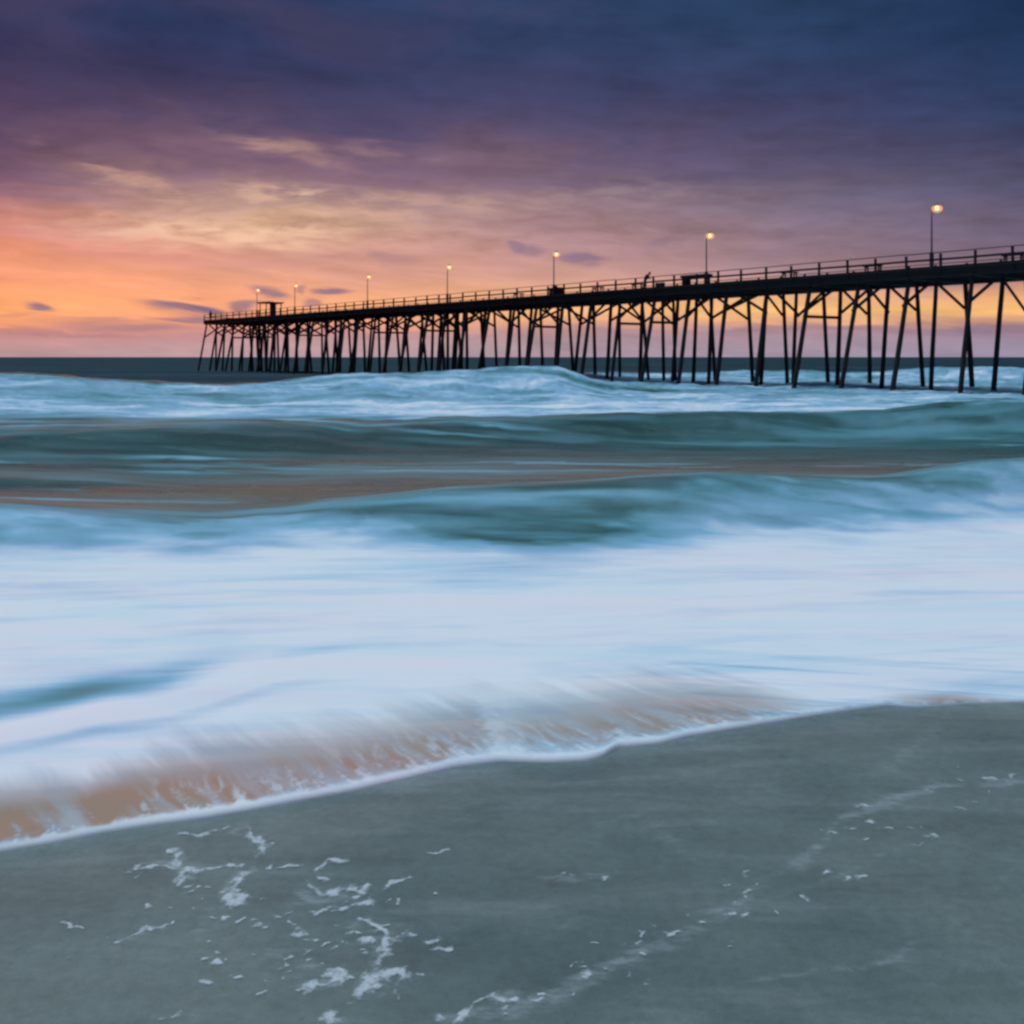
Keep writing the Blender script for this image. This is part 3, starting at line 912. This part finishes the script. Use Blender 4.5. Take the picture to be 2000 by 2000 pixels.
def build_froth():
    def patch(lines, label, seed):
        V, F, cv = foam_mesh('foam_patch', lines, seed)
        me = mesh_np('foam_patch', V, F, M_FOAM)
        attr(me, 'cover', cv)
        tag(link('foam_patch', me), label, 'sea foam', 'patches of foam left on the wet sand')

    patch([(S((712, 1938), (726, 1912), (754, 1895), (784, 1900), (792, 1912)), 0.020), (S((730, 1910), (760, 1900)), 0.022)],
          'thick curved crescent of white foam lowest on the sand, near the bottom edge', 201)
    patch([(S((476, 1704), (452, 1726), (441, 1757)), 0.016), (S((441, 1757), (460, 1769), (470, 1756)), 0.021)],
          'hook shaped white foam patch just right of the star shaped one', 202)
    patch([(S((276, 1694), (311, 1694), (342, 1698), (373, 1705)), 0.013), (S((373, 1704), (414, 1699), (463, 1690)), 0.011),
           (S((345, 1658), (348, 1697), (359, 1724)), 0.014)],
          'star shaped white foam patch with long thin arms below the swash edge', 203)
    patch([(S((609, 1728), (647, 1747), (683, 1734), (706, 1730)), 0.014), (S((700, 1733), (710, 1727)), 0.021),
           (S((629, 1700), (642, 1685), (680, 1681)), 0.012)],
          'ring of broken white foam with a round blob at one end, mid sand', 204)
    patch([(S((712, 1790), (735, 1811), (750, 1826), (778, 1821)), 0.013), (S((750, 1826), (758, 1857), (745, 1876)), 0.015)],
          'forked ribbon of white foam leading down to the thick crescent', 205)
    patch([(S((756, 1728), (787, 1720), (806, 1717)), 0.014)], 'short single dash of white foam beside the ring of broken foam', 206)
    patch([(S((228, 1847), (254, 1829), (284, 1818), (315, 1811)), 0.010)], 'thin rising line of foam beads alone on dark sand', 207)
    patch([(S((357, 1632), (398, 1638), (430, 1622)), 0.012)], 'small wavy strip of foam nearest the swash edge', 208)
    patch([(S((876, 1999), (901, 1981), (932, 1968), (963, 1955), (998, 1942)), 0.013)],
          'long pale streak of foam running up from the bottom edge', 209)
    # the loose flecks nobody could count
    Vs, Fs, Cs, off = [], [], [], 0
    lines = [(S((471, 1619), (492, 1640), (523, 1655), (497, 1676)), 0.009), (S((606, 1782), (652, 1772), (719, 1761)), 0.012),
             (S((606, 1922), (637, 1909), (668, 1907)), 0.013), (S((655, 1900), (668, 1912)), 0.018), (S((114, 1803), (155, 1822)), 0.009),
             (S((832, 1857), (875, 1853)), 0.009), (S((838, 1836), (862, 1834)), 0.009), (S((640, 1998), (655, 1990)), 0.018),
             (S((850, 1664), (870, 1662)), 0.009), (S((550, 1692), (585, 1690)), 0.008), (S((585, 1812), (590, 1822)), 0.014)]
    lines += [(S((px - 5, py + 1), (px + 5, py - 1)), r) for px, py, r in (
        (1463, 1707, .013), (1419, 1729, .014), (1436, 1784, .018), (1789, 1649, .012), (1663, 1614, .014), (1621, 1627, .014),
        (1683, 1573, .016), (1937, 1526, .015), (1983, 1521, .014), (1148, 1904, .012), (1062, 1958, .014), (1704, 1603, .012),
        (1329, 1826, .010), (1603, 1699, .010), (1109, 1705, .011), (1175, 1712, .010), (1255, 1915, .010), (1685, 1718, .010))]
    r_ = random.Random(3)
    for k in range(150):
        px, py = r_.gauss(590, 110), r_.gauss(1850, 70)
        if k > 88:
            t = r_.random()
            px, py = 1000 + 960 * t + r_.gauss(0, 40), 1965 - 430 * t + r_.gauss(0, 25)
        if k > 132:
            px, py = r_.uniform(120, 900), r_.uniform(1650, 1990)
        if py > 2040 or py < HOR + 60:
            continue
        x, y = (float(v) for v in pix_to_sand(px, py))
        if y > float(shore_y(np.array([x / y]))[0]) - 0.12:
            continue
        lines.append(([(x, y), (x + r_.uniform(-.02, .02), y + r_.uniform(-.012, .012))], r_.choice((.004, .005, .006, .009))))
    for i, ln in enumerate(lines):
        V, F, cv = foam_mesh('f', [ln], 300 + i * 7)
        if len(V) == 0:
            continue
        Vs.append(V)
        Cs.append(cv)
        Fs.append(F + off)
        off += len(V)
    me = mesh_np('foam_flecks', np.concatenate(Vs), np.concatenate(Fs), M_FOAM)
    attr(me, 'cover', np.concatenate(Cs))
    tag(link('foam_flecks', me), 'loose flecks and bubbles of white foam scattered over the wet sand', 'sea foam', kind='stuff')


build_froth()


# ------------------------------------------------------------------ pier
PD = Vector((-1570.0, 2000.0, 0)).normalized()       # along the pier, out to sea
PN = Vector((PD.y, -PD.x, 0))                        # across, away from the camera
P0 = Vector((33.6, 67.2, 0))
PROT = math.atan2(PD.y, PD.x)
S0, S1 = -42.0, 141.0
ZT = 8.62


def s_of(px):
    p = (px - 1000) / FOC
    return (P0.x - P0.y * p) / (PD.y * p - PD.x)


def Lc(s, q, z):
    """pier coordinates -> local coordinates of an empty turned along the pier"""
    return Vector((s, -q, z))


def unit_box(name, a, b, mat, bev=0.0):
    """bar along local z, 0..1 long, a x b thick"""
    bm = bmesh.new()
    bmesh.ops.create_cube(bm, size=1.0)
    bmesh.ops.scale(bm, vec=(a, b, 1), verts=bm.verts)
    bmesh.ops.translate(bm, vec=(0, 0, 0.5), verts=bm.verts)
    me = bpy.data.meshes.new(name)
    bm.to_mesh(me)
    bm.free()
    me.materials.append(mat)
    return me


def unit_pile(name, r, seed):
    rr = random.Random(seed)
    bm = bmesh.new()
    rings = []
    n = 10
    ox = oy = 0.0
    for k in range(9):
        t = k / 8
        ring = []
        rad = r * (1.08 - 0.18 * t)
        ox += rr.uniform(-.012, .012)
        oy += rr.uniform(-.012, .012)
        for i in range(n):
            a = 2 * math.pi * i / n
            q = rad * rr.uniform(0.95, 1.05)
            ring.append(bm.verts.new((ox * (1 - t) * t * 4 + q * math.cos(a), oy * (1 - t) * t * 4 + q * math.sin(a), t)))
        rings.append(ring)
    for a, b in zip(rings[:-1], rings[1:]):
        for i in range(n):
            bm.faces.new((a[i], a[(i + 1) % n], b[(i + 1) % n], b[i]))
    bm.faces.new(rings[0][::-1])
    bm.faces.new(rings[-1])
    me = bpy.data.meshes.new(name)
    bm.to_mesh(me)
    bm.free()
    for p in me.polygons:
        p.use_smooth = len(p.vertices) == 4
    me.materials.append(mat_of.get(name, M_PILE))
    return me


mat_of = {}


def bar(name, mesh, a, b, parent, up=Vector((0, 0, 1))):
    """place a unit bar mesh from a to b (parent's coordinates)"""
    a, b = Vector(a), Vector(b)
    d = b - a
    z = d.normalized()
    if abs(z.dot(up)) > 0.99:
        up = Vector((0, 1, 0))
    x = up.cross(z).normalized()
    y = z.cross(x)
    o = link(name, mesh, parent)
    mt = Matrix((x, y, z)).transposed().to_4x4()
    o.matrix_local = Matrix.Translation(a) @ mt @ Matrix.Diagonal((1, 1, d.length, 1))
    return o


def empty(name, loc, rz=0.0):
    o = bpy.data.objects.new(name, None)
    o.empty_display_size = 0.3
    o.location = loc
    o.rotation_euler = (0, 0, rz)
    col.objects.link(o)
    return o


def at_pier(s, q, z=ZT):
    return P0 + PD * s + PN * q + Vector((0, 0, z))


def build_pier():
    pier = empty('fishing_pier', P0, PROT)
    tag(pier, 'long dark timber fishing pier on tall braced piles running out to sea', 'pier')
    r_ = random.Random(11)
    piles = [unit_pile('pile', r, i) for i, r in enumerate((0.175, 0.19, 0.165, 0.18))]
    brace = unit_box('cross_brace', 0.07, 0.24, M_WOOD)
    cap = unit_box('pile_cap', 0.30, 0.21, M_WOOD)
    QN, QM, QF = 0.15, 4.05, 7.95
    # bents
    bents = [-1.0 + 4.5 * k for k in range(-9, 1)] + [3.46, 8.28, 12.3, 16.56, 20.8]
    s = 25.0
    while s < 141:
        bents.append(s)
        s += r_.uniform(3.75, 4.55)
    bents[-1] = 140.4
    zc = ZT - 0.07 - 0.36 - 0.22        # cap bottom
    H = zc + 2.0
    seen = []

    def row_px(a, q):
        w = P0 + PD * a + PN * q
        return w.x / w.y * FOC

    for i, s in enumerate(bents):
        k = H / 7.3
        tops = []
        for q, bat in ((QN, -1.75), (QM, -0.65), (QF, 0.62)):
            j = r_.uniform(-.25, .25)
            if s > 22:
                bat *= 0.72
                j = r_.uniform(-.6, .6)
                # piles were driven where there was room: keep clear of the neighbours
                best = None
                for _ in range(14):
                    c = q + r_.uniform(-1.0, 1.0) * (0.9 if q < 1 or q > 7 else 1.6)
                    c = min(max(c, 0.1), 8.0)
                    px_ = row_px(s, c - bat * 0.5 * k)
                    gap = min([abs(px_ - z) for z in seen[-9:]] or [99])
                    if best is None or gap > best[0]:
                        best = (gap, c, px_)
                q = best[1]
                seen.append(best[2])
                j = r_.uniform(-.4, .4)
            t = Lc(s + r_.uniform(-.12, .12), q + r_.uniform(-.1, .1), zc + 0.02)
            lean = r_.uniform(-.28, .28)
            b = Lc(s + lean, q + (bat + j) * k, -2.0)
            bar('pile', piles[r_.randrange(4)], b, t, pier, Vector((1, 0, 0)))
            tops.append((b, t))
        for sd in (-0.22, 0.22):
            pass
        bar('pile_cap', cap, Lc(s, QN - 0.45, zc + 0.11), Lc(s, QF + 0.45, zc + 0.11), pier)

        def on(n, z):
            b, t = tops[n]
            u = (z - b.z) / (t.z - b.z)
            return b.lerp(t, u)

        side = Vector((0.21, 0, 0))
        for n0, n1 in ((0, 1), (1, 2)):
            drop = r_.uniform(1.7, 2.3)
            kind = 'out' if -2 < s < 10 else r_.choice(('x', 'x', 'out', 'in'))
            if kind in ('x', 'out'):          # from the middle of the cap down to the outer pile
                a, c = (n1, n0) if n0 == 0 else (n0, n1)
                bar('cross_brace', brace, on(a, zc - 0.05).lerp(on(c, zc - 0.05), 0.12) + side, on(c, zc - drop) + side, pier)
            if kind in ('x', 'in'):
                a, c = (n0, n1) if n0 == 0 else (n1, n0)
                bar('cross_brace', brace, on(a, zc - 0.05).lerp(on(c, zc - 0.05), 0.12) - side, on(c, zc - drop) - side, pier)
        if r_.random() < 0.25:
            bar('cross_brace', brace, on(0, zc - 2.4) + side, on(1, zc - 2.4) + side, pier)
        if s > 24 and r_.random() < (0.35 if s < 70 else 0.95):     # a pile driven later beside the old ones
            q = r_.choice((1.9, 5.9, 3.2))
            so = s + r_.uniform(-0.3, 0.3)
            bar('pile', piles[r_.randrange(4)], Lc(so + r_.uniform(-.5, .5), q + r_.uniform(-1.2, .8), -2.0), Lc(so, q, zc + 0.02), pier, Vector((1, 0, 0)))
    # beams along the pier
    beam = unit_box('stringer', 0.16, 0.36, M_WOOD)
    zs = ZT - 0.07 - 0.18
    for q in (-0.12, 1.5, 2.9, 4.05, 5.3, 6.7, 8.2):
        o = bar('stringer', beam, Lc(S0, q, zs), Lc(S1, q, zs), pier)
    led = unit_box('side_beam', 0.14, 0.21, M_WOOD)
    for q in (-0.16, 8.24):
        bar('side_beam', led, Lc(S0, q, ZT - 0.07 - 0.36 - 0.11), Lc(S1 - 0.3, q, ZT - 0.07 - 0.36 - 0.11), pier)
    # deck planks, joined: none is ten pixels wide
    n = int((S1 - S0) / 0.235)
    V, F = [], []
    box = np.array([(x, y, z) for x in (0, 1) for y in (0, 1) for z in (0, 1)], float)
    bf = np.array([(0, 1, 3, 2), (4, 6, 7, 5), (0, 4, 5, 1), (2, 3, 7, 6), (0, 2, 6, 4), (1, 5, 7, 3)])
    for k in range(n):
        x0 = S0 + k * 0.235
        e0, e1 = r_.uniform(-.05, .05), r_.uniform(-.05, .05)
        lo = np.array((x0, -8.55 - e0, ZT - 0.07 + 0.002))
        hi = np.array((x0 + 0.222, 0.40 + e1, ZT + r_.uniform(-.006, .006)))
        V.append(lo + box * (hi - lo))
        F.append(bf + 8 * k)
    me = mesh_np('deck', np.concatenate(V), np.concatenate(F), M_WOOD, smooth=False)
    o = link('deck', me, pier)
    o['kind'] = 'stuff'
    # kerbs
    kb = unit_box('kerb', 0.15, 0.16, M_WOOD)
    # railings
    post = unit_box('rail_post', 0.13, 0.15, M_WOOD)
    rail = unit_box('mid_rail', 0.05, 0.15, M_WOOD)
    trl = unit_box('top_rail', 0.14, 0.05, M_WOOD)
    for q in (-0.20, 8.28):
        a = S0 + 0.2
        bar('kerb', kb, Lc(S0, q + (0.24 if q < 0 else -0.24), ZT + 0.085), Lc(S1, q + (0.24 if q < 0 else -0.24), ZT + 0.085), pier)
        xs = []
        x = a
        while x < S1:
            xs.append(x + r_.uniform(-.12, .12))
            x += 2.5
        for x in xs:
            h = r_.uniform(0.99, 1.09)
            bar('rail_post', post, Lc(x, q, ZT - 0.45), Lc(x + r_.uniform(-.03, .03), q + r_.uniform(-.03, .03), ZT + h), pier, Vector((1, 0, 0)))
        for x0, x1 in zip(xs[:-2:2], xs[2::2]):
            j = r_.uniform(-.04, .04)
            bar('mid_rail', rail, Lc(x0 + .01, q + (0.095 if q < 0 else -0.095), ZT + 0.62 + j), Lc(x1 - .01, q + (0.095 if q < 0 else -0.095), ZT + 0.62 + j + r_.uniform(-.03, .03)), pier)
            t0 = r_.uniform(-.02, .02)
            bar('top_rail', trl, Lc(x0 + .01, q, ZT + 1.10 + t0), Lc(x1 - .01, q, ZT + 1.10 + t0 + r_.uniform(-.02, .02)), pier, Vector((0, 0, 1)))
    # end railing
    for z, mm in ((0.62, rail), (1.10, trl)):
        bar('end_rail', mm, Lc(S1 - .12, 0, ZT + z), Lc(S1 - .12, 8.1, ZT + z), pier)


build_pier()


# ------------------------------------------------------------------ lathe / box helpers for small things
def lathe(name, prof, mat, n=16, smooth=True):
    bm = bmesh.new()
    rings = []
    for r, z in prof:
        if r < 1e-5:
            rings.append([bm.verts.new((0, 0, z))])
        else:
            rings.append([bm.verts.new((r * math.cos(2 * math.pi * i / n), r * math.sin(2 * math.pi * i / n), z)) for i in range(n)])
    for a, b in zip(rings[:-1], rings[1:]):
        for i in range(n):
            j = (i + 1) % n
            if len(a) == 1:
                bm.faces.new((a[0], b[j], b[i]))
            elif len(b) == 1:
                bm.faces.new((a[i], a[j], b[0]))
            else:
                bm.faces.new((a[i], a[j], b[j], b[i]))
    bmesh.ops.recalc_face_normals(bm, faces=bm.faces)
    me = bpy.data.meshes.new(name)
    bm.to_mesh(me)
    bm.free()
    for p in me.polygons:
        p.use_smooth = smooth
    me.materials.append(mat)
    return me


def boxes(name, lst, mat, bev=0.01):
    """one part from several boxes (centre, size)"""
    bm = bmesh.new()
    for c, s in lst:
        r = bmesh.ops.create_cube(bm, size=1.0)
        bmesh.ops.scale(bm, vec=s, verts=r['verts'])
        bmesh.ops.translate(bm, vec=c, verts=r['verts'])
    if bev:
        bmesh.ops.bevel(bm, geom=list(bm.edges), offset=bev, segments=1, affect='EDGES')
    me = bpy.data.meshes.new(name)
    bm.to_mesh(me)
    bm.free()
    me.materials.append(mat)
    return me


def tube(name, pts, rad, mat, n=8):
    cu_v, bm = [], bmesh.new()
    rings = []
    for k, p in enumerate(pts):
        p = Vector(p)
        a = Vector(pts[max(k - 1, 0)])
        b = Vector(pts[min(k + 1, len(pts) - 1)])
        z = (b - a).normalized()
        x = Vector((0, 1, 0)).cross(z)
        x = x.normalized() if x.length > .01 else Vector((1, 0, 0))
        y = z.cross(x)
        r = rad[k] if isinstance(rad, (list, tuple)) else rad
        rings.append([bm.verts.new(p + x * r * math.cos(2 * math.pi * i / n) + y * r * math.sin(2 * math.pi * i / n)) for i in range(n)])
    for a, b in zip(rings[:-1], rings[1:]):
        for i in range(n):
            bm.faces.new((a[i], a[(i + 1) % n], b[(i + 1) % n], b[i]))
    bm.faces.new(rings[0][::-1])
    bm.faces.new(rings[-1])
    bmesh.ops.recalc_face_normals(bm, faces=bm.faces)
    me = bpy.data.meshes.new(name)
    bm.to_mesh(me)
    bm.free()
    for p in me.polygons:
        p.use_smooth = True
    me.materials.append(mat)
    return me


def copy_thing(root, loc, label):
    r = root.copy()
    col.objects.link(r)
    r.location = loc
    r['label'] = label
    for ch in root.children:
        c = ch.copy()
        col.objects.link(c)
        c.parent = r
        for g in ch.children:
            d = g.copy()
            col.objects.link(d)
            d.parent = c
    return r


def build_lamps():
    labels = ['tall lit lamp post nearest the shore, highest in view, over bare railing',
              'lit lamp post standing beside the long slab table on the pier',
              'lit lamp post rising beside the squat dark bait box on the pier',
              'lit lamp post between the bait box lamp and the small purple cloud, fourth from shore',
              'thin lit lamp post fifth from shore, against the pale orange sky',
              'faint small lit lamp post just shoreward of the roofed shelter',
              'faint lit lamp post rising right behind the roofed shelter at the seaward end']
    px = [1820, 1380, 1082, 874, 718, 576, 502]
    root = empty('lamp_post', (0, 0, 0), PROT)
    tag(root, labels[0], 'lamp post', 'lit lamp posts along the pier')
    H = 4.25
    link('base_box', boxes('base_box', [((0, 0, 0.55), (0.22, 0.22, 1.1)), ((0, 0, 1.12), (0.27, 0.27, 0.06))], M_METAL), root)
    link('pole', tube('pole', [(0, 0, 1.1), (0, 0, 2.4), (0, 0, H + 0.1)], [0.06, 0.052, 0.042], M_METAL), root)
    link('arm', tube('arm', [(0, 0, H - 0.25), (-0.10, 0, H + 0.02), (-0.22, 0, H + 0.16), (-0.40, 0, H + 0.22)], 0.025, M_METAL), root)
    head = link('lamp_head', lathe('lamp_head', [(0, 0.20), (0.07, 0.19), (0.09, 0.12), (0.20, 0.09), (0.25, 0.05), (0.23, 0.05), (0.1, 0.05), (0, 0.06)], M_METAL, 20), root)
    head.location = (-0.40, 0, H + 0.12)
    link('halo_shell', lathe('halo_shell', [(0, 0.05)] + [(0.37 * math.sin(t), -0.18 + 0.27 * math.cos(t)) for t in [0.35 + k * (math.pi - .35) / 11 for k in range(11)]] + [(0, -0.451)], M_HALO, 24), head)  # added glowing shell, sized as the halo round the bulb
    link('bulb', lathe('bulb', [(0, 0.03)] + [(0.14 * math.sin(t), -0.15 + 0.14 * math.cos(t)) for t in [0.35 + k * (math.pi - .35) / 9 for k in range(9)]] + [(0, -0.301)], M_BULB, 20), head)
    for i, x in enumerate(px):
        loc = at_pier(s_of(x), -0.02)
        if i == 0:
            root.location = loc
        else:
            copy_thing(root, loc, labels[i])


build_lamps()


def build_benches():
    labels = ['wooden pier bench closest to the shore, right of the nearest lamp post',
              'wooden pier bench between the two lamp posts nearest the shore, seaward of its neighbour',
              'wooden pier bench standing alone a little shoreward of the long slab table',
              'wooden pier bench just seaward of the person leaning at the rail',
              'wooden pier bench on the deck shoreward of the squat bait box',
              'wooden pier bench seaward of the squat bait box, near the railing']
    px = [1972, 1697, 1534, 1238, 1160, 1005]
    root = empty('bench', (0, 0, 0), PROT)
    tag(root, labels[0], 'bench', 'wooden benches along the pier railing')
    sb = boxes('seat_board', [((0, 0, 0.0), (1.5, 0.13, 0.05))], M_WOOD, 0.006)
    for y in (-0.15, 0.0, 0.15):
        link('seat_board', sb, root).location = (0, y, 0.56)
    lg = boxes('leg', [((0, -0.16, 0.267), (0.09, 0.07, 0.534)), ((0, 0.16, 0.267), (0.09, 0.07, 0.534)), ((0, 0, 0.49), (0.08, 0.44, 0.08))], M_WOOD, 0)
    for x in (-0.55, 0.55):
        link('leg', lg, root).location = (x, 0, 0)
    for i, x in enumerate(px):
        loc = at_pier(s_of(x), 0.55)
        if i == 0:
            root.location = loc
        else:
            copy_thing(root, loc, labels[i])


build_benches()


def build_pier_things():
    # fish cleaning table: a long heavy slab on two leg frames
    t = empty('cleaning_table', at_pier((s_of(1322) + s_of(1376)) / 2, 0.75), PROT)
    tag(t, 'long dark slab table on thick legs beside a lamp post on the pier', 'table')
    link('table_top', boxes('table_top', [((0, 0, 0.86), (3.1, 0.8, 0.10)), ((0, -0.36, 0.97), (3.1, 0.05, 0.14)), ((0, 0.36, 0.97), (3.1, 0.05, 0.14)), ((1.5, 0, 0.97), (0.05, 0.66, 0.14)), ((-1.5, 0, 0.97), (0.05, 0.66, 0.14))], M_WOOD, 0.008), t)
    lg = boxes('leg', [((0, -0.28, 0.405), (0.14, 0.12, 0.81)), ((0, 0.28, 0.405), (0.14, 0.12, 0.81)), ((0, 0, 0.3), (0.1, 0.44, 0.1))], M_WOOD, 0)
    for x in (-1.25, 1.0):
        link('leg', lg, t).location = (x, 0, 0)
    wide = boxes('leg', [((0, 0, 0.405), (0.6, 0.5, 0.81))], M_WOOD, 0.02)
    link('side_cabinet', wide, t).location = (1.2, 0, 0.0)
    # bait box
    b = empty('bait_box', at_pier(s_of(1079), 0.55), PROT)
    tag(b, 'squat dark wooden bait box with a knob on its lid on the pier', 'box')
    link('box_body', boxes('box_body', [((0, 0, 0.4), (1.5, 0.75, 0.8))], M_WOOD, 0.02), b)
    lid = link('lid', boxes('lid', [((0, 0, 0.84), (1.62, 0.84, 0.08))], M_WOOD, 0.015), b)
    link('knob', boxes('knob', [((0.15, 0, 0.99), (0.34, 0.28, 0.22))], M_WOOD, 0.03), lid)
    # cooler beside the leaning person
    c = empty('cooler', at_pier(s_of(1281), 0.55), PROT)
    tag(c, 'low dark cooler box on the deck beside the leaning person', 'cooler')
    link('cooler_body', boxes('cooler_body', [((0, 0, 0.23), (0.85, 0.45, 0.46))], M_COOLER, 0.03), c)
    link('lid', boxes('lid', [((0, 0, 0.51), (0.89, 0.49, 0.10))], M_COOLER, 0.03), c)
    link('handle', tube('handle', [(-0.46, 0, 0.36), (-0.50, 0, 0.5), (-0.4, 0, 0.66), (0.4, 0, 0.66), (0.50, 0, 0.5), (0.46, 0, 0.36)], 0.02, M_METAL), c)
    # roofed shelter towards the seaward end
    h = empty('shelter', at_pier(s_of(503), 2.2), PROT)
    tag(h, 'small flat roofed shelter with a boxy cabin near the seaward end', 'shelter')
    rf = link('roof', boxes('roof', [((0, 0, 2.36), (2.6, 3.4, 0.14)), ((0, 0, 2.25), (2.4, 3.2, 0.08))], M_SHED, 0.01), h)
    link('roof_vent', boxes('roof_vent', [((0.1, 0.1, 2.50), (0.9, 0.9, 0.12))], M_SHED, 0.03), rf)
    bd = boxes('wall_board', [((0, 0, 1.1), (0.14, 0.05, 2.2))], M_SHED, 0.004)
    for k in range(5):
        for y in (-0.75, -0.05):
            link('wall_board', bd, h).location = (-0.30 + 0.15 * k, y, 0)
    be = boxes('end_wall', [((0, 0, 1.1), (0.05, 0.65, 2.2))], M_SHED, 0.004)
    for x in (-0.40, 0.40):
        link('end_wall', be, h).location = (x, -0.4, 0)
    po = boxes('post', [((0, 0, 1.1), (0.13, 0.13, 2.2))], M_SHED, 0.01)
    for x in (-1.15, 1.15):
        for y in (-1.25, 1.25):
            link('post', po, h).location = (x, y, 0)


build_pier_things()


# ------------------------------------------------------------------ people
def person(loc, rz, lean, label, hood=False):
    root = empty('person', loc, rz)
    tag(root, label, 'person')
    V, E, Rd = [], [], []

    def v(p, r):
        V.append(Vector(p))
        Rd.append(r)
        return len(V) - 1

    def chain(start, pts):
        last = start
        for p, r in pts:
            i = v(p, r)
            E.append((last, i))
            last = i
        return last

    # x = forward, y = left, z = up; the upper body bends forward by `lean` about the hips
    def B(x, y, z):
        zz = z - 0.95
        c, s = math.cos(lean), math.sin(lean)
        return (x * c + zz * s - 0.04, y, 0.95 + zz * c - x * s)

    pel = v((-0.04, 0, 0.95), 0.15)
    chest = chain(pel, [(B(0.01, 0, 1.10), 0.145), (B(0.02, 0, 1.28), 0.165), (B(0.0, 0, 1.42), 0.14)])
    neck = chain(chest, [(B(0.0, 0, 1.50), 0.065), (B(0.02, 0, 1.56), 0.06)])
    chain(neck, [(B(0.035, 0, 1.63), 0.088), (B(0.03, 0, 1.70), 0.095), (B(0.015, 0, 1.765), 0.06)])
    hands = []
    for sd in (1, -1):
        hip = chain(pel, [((-0.03, 0.10 * sd, 0.88), 0.105), ((0.03, 0.115 * sd, 0.50), 0.068), ((-0.02, 0.12 * sd, 0.10), 0.048)])
        chain(hip, [((0.05, 0.125 * sd, 0.05), 0.045), ((0.17, 0.135 * sd, 0.035), 0.034)])
        sh = chain(chest, [(B(0.0, 0.17 * sd, 1.42), 0.075)])
        if lean > 0.2:
            el, ha = B(0.20, 0.23 * sd, 1.20), B(0.36, 0.14 * sd, 1.33)
        else:
            el, ha = B(0.03, 0.25 * sd, 1.14), B(0.24, 0.16 * sd, 1.06)
        wr = chain(sh, [(el, 0.046), (ha, 0.030)])
        e, h = Vector(el), Vector(ha)
        f = (h - e).normalized()
        y = Vector((0, 1, 0))
        n = f.cross(y).normalized()
        palm = chain(wr, [(h + f * 0.05, 0.032), (h + f * 0.085, 0.030)])
        for k, ln in enumerate((0.07, 0.08, 0.075, 0.058)):
            b = h + f * 0.095 + y * (0.027 - 0.018 * k)
            chain(palm, [(b, 0.010), (b + f * ln * .5 + n * 0.012, 0.009), (b + f * ln * .75 + n * 0.04, 0.008)])
        b = h + f * 0.04 - y * 0.03 * sd
        chain(palm, [(b, 0.012), (b + f * 0.03 - y * 0.02 * sd + n * 0.01, 0.010), (b + f * 0.06 - y * 0.02 * sd + n * 0.03, 0.008)])
        hands.append(h + f * 0.09)
    me = bpy.data.meshes.new('body')
    me.from_pydata(V, E, [])
    o = link('body', me, root)
    me.materials.append(M_CLOTH)
    md = o.modifiers.new('skin', 'SKIN')
    md.use_smooth_shade = True
    if not me.skin_vertices:
        bm = bmesh.new()
        bm.from_mesh(me)
        bm.verts.layers.skin.verify()
        bm.to_mesh(me)
        bm.free()
    for i, sv in enumerate(me.skin_vertices[0].data):
        k = 1.42 if Rd[i] > 0.12 else (1.25 if 0.04 < Rd[i] < 0.08 else 1.0)      # winter clothes
        sv.radius = (Rd[i] * k, Rd[i] * k)
        sv.use_root = i == 0
    sb = o.modifiers.new('subdivision', 'SUBSURF')
    sb.levels = sb.render_levels = 1
    # head features
    hd = Vector(B(0.035, 0, 1.665))
    q = Matrix.Rotation(lean * 0.6, 4, 'Y')
    bm = bmesh.new()
    bmesh.ops.create_uvsphere(bm, u_segments=14, v_segments=10, radius=1)
    for w in bm.verts:
        if w.co.x > 0.35 and w.co.z < 0.45:
            w.co.x = 0.35 + (w.co.x - .35) * .05
        w.co = Vector((w.co.x * 0.112 - 0.012, w.co.y * 0.100, w.co.z * 0.122 + 0.035))
    hm = bpy.data.meshes.new('hair')
    bm.to_mesh(hm)
    bm.free()
    hm.materials.append(M_HAIR)
    ho = link('hair', hm, root)
    ho.matrix_local = Matrix.Translation(hd) @ q
    fm = bmesh.new()
    for c, s in (((0.108, 0, 0.005), (0.016, 0.012, 0.022)), ((0.098, 0.033, 0.03), (0.010, 0.013, 0.008)), ((0.098, -0.033, 0.03), (0.010, 0.013, 0.008)),
                 ((0.100, 0, -0.04), (0.008, 0.024, 0.006)), ((0.0, 0.104, 0.0), (0.018, 0.012, 0.03)), ((0.0, -0.104, 0.0), (0.018, 0.012, 0.03)),
                 ((0.045, 0, 0.0), (0.058, 0.078, 0.10))):
        r = bmesh.ops.create_uvsphere(fm, u_segments=10, v_segments=8, radius=1)
        bmesh.ops.scale(fm, vec=s, verts=r['verts'])
        bmesh.ops.translate(fm, vec=c, verts=r['verts'])
    fme = bpy.data.meshes.new('face')
    fm.to_mesh(fme)
    fm.free()
    fme.materials.append(M_SKIN)
    fo = link('face', fme, root)
    fo.matrix_local = Matrix.Translation(hd) @ q
    return root, hands


# leaning at the rail, looking along the pier to the shore
person(at_pier(s_of(1255), 0.35), PROT + math.pi + R(25), R(38), 'person in dark clothes leaning forward at the pier railing')
person(at_pier(s_of(405) - 0.2, 0.5), PROT + R(10), R(3), 'person in dark clothes standing upright at the seaward tip of the pier')
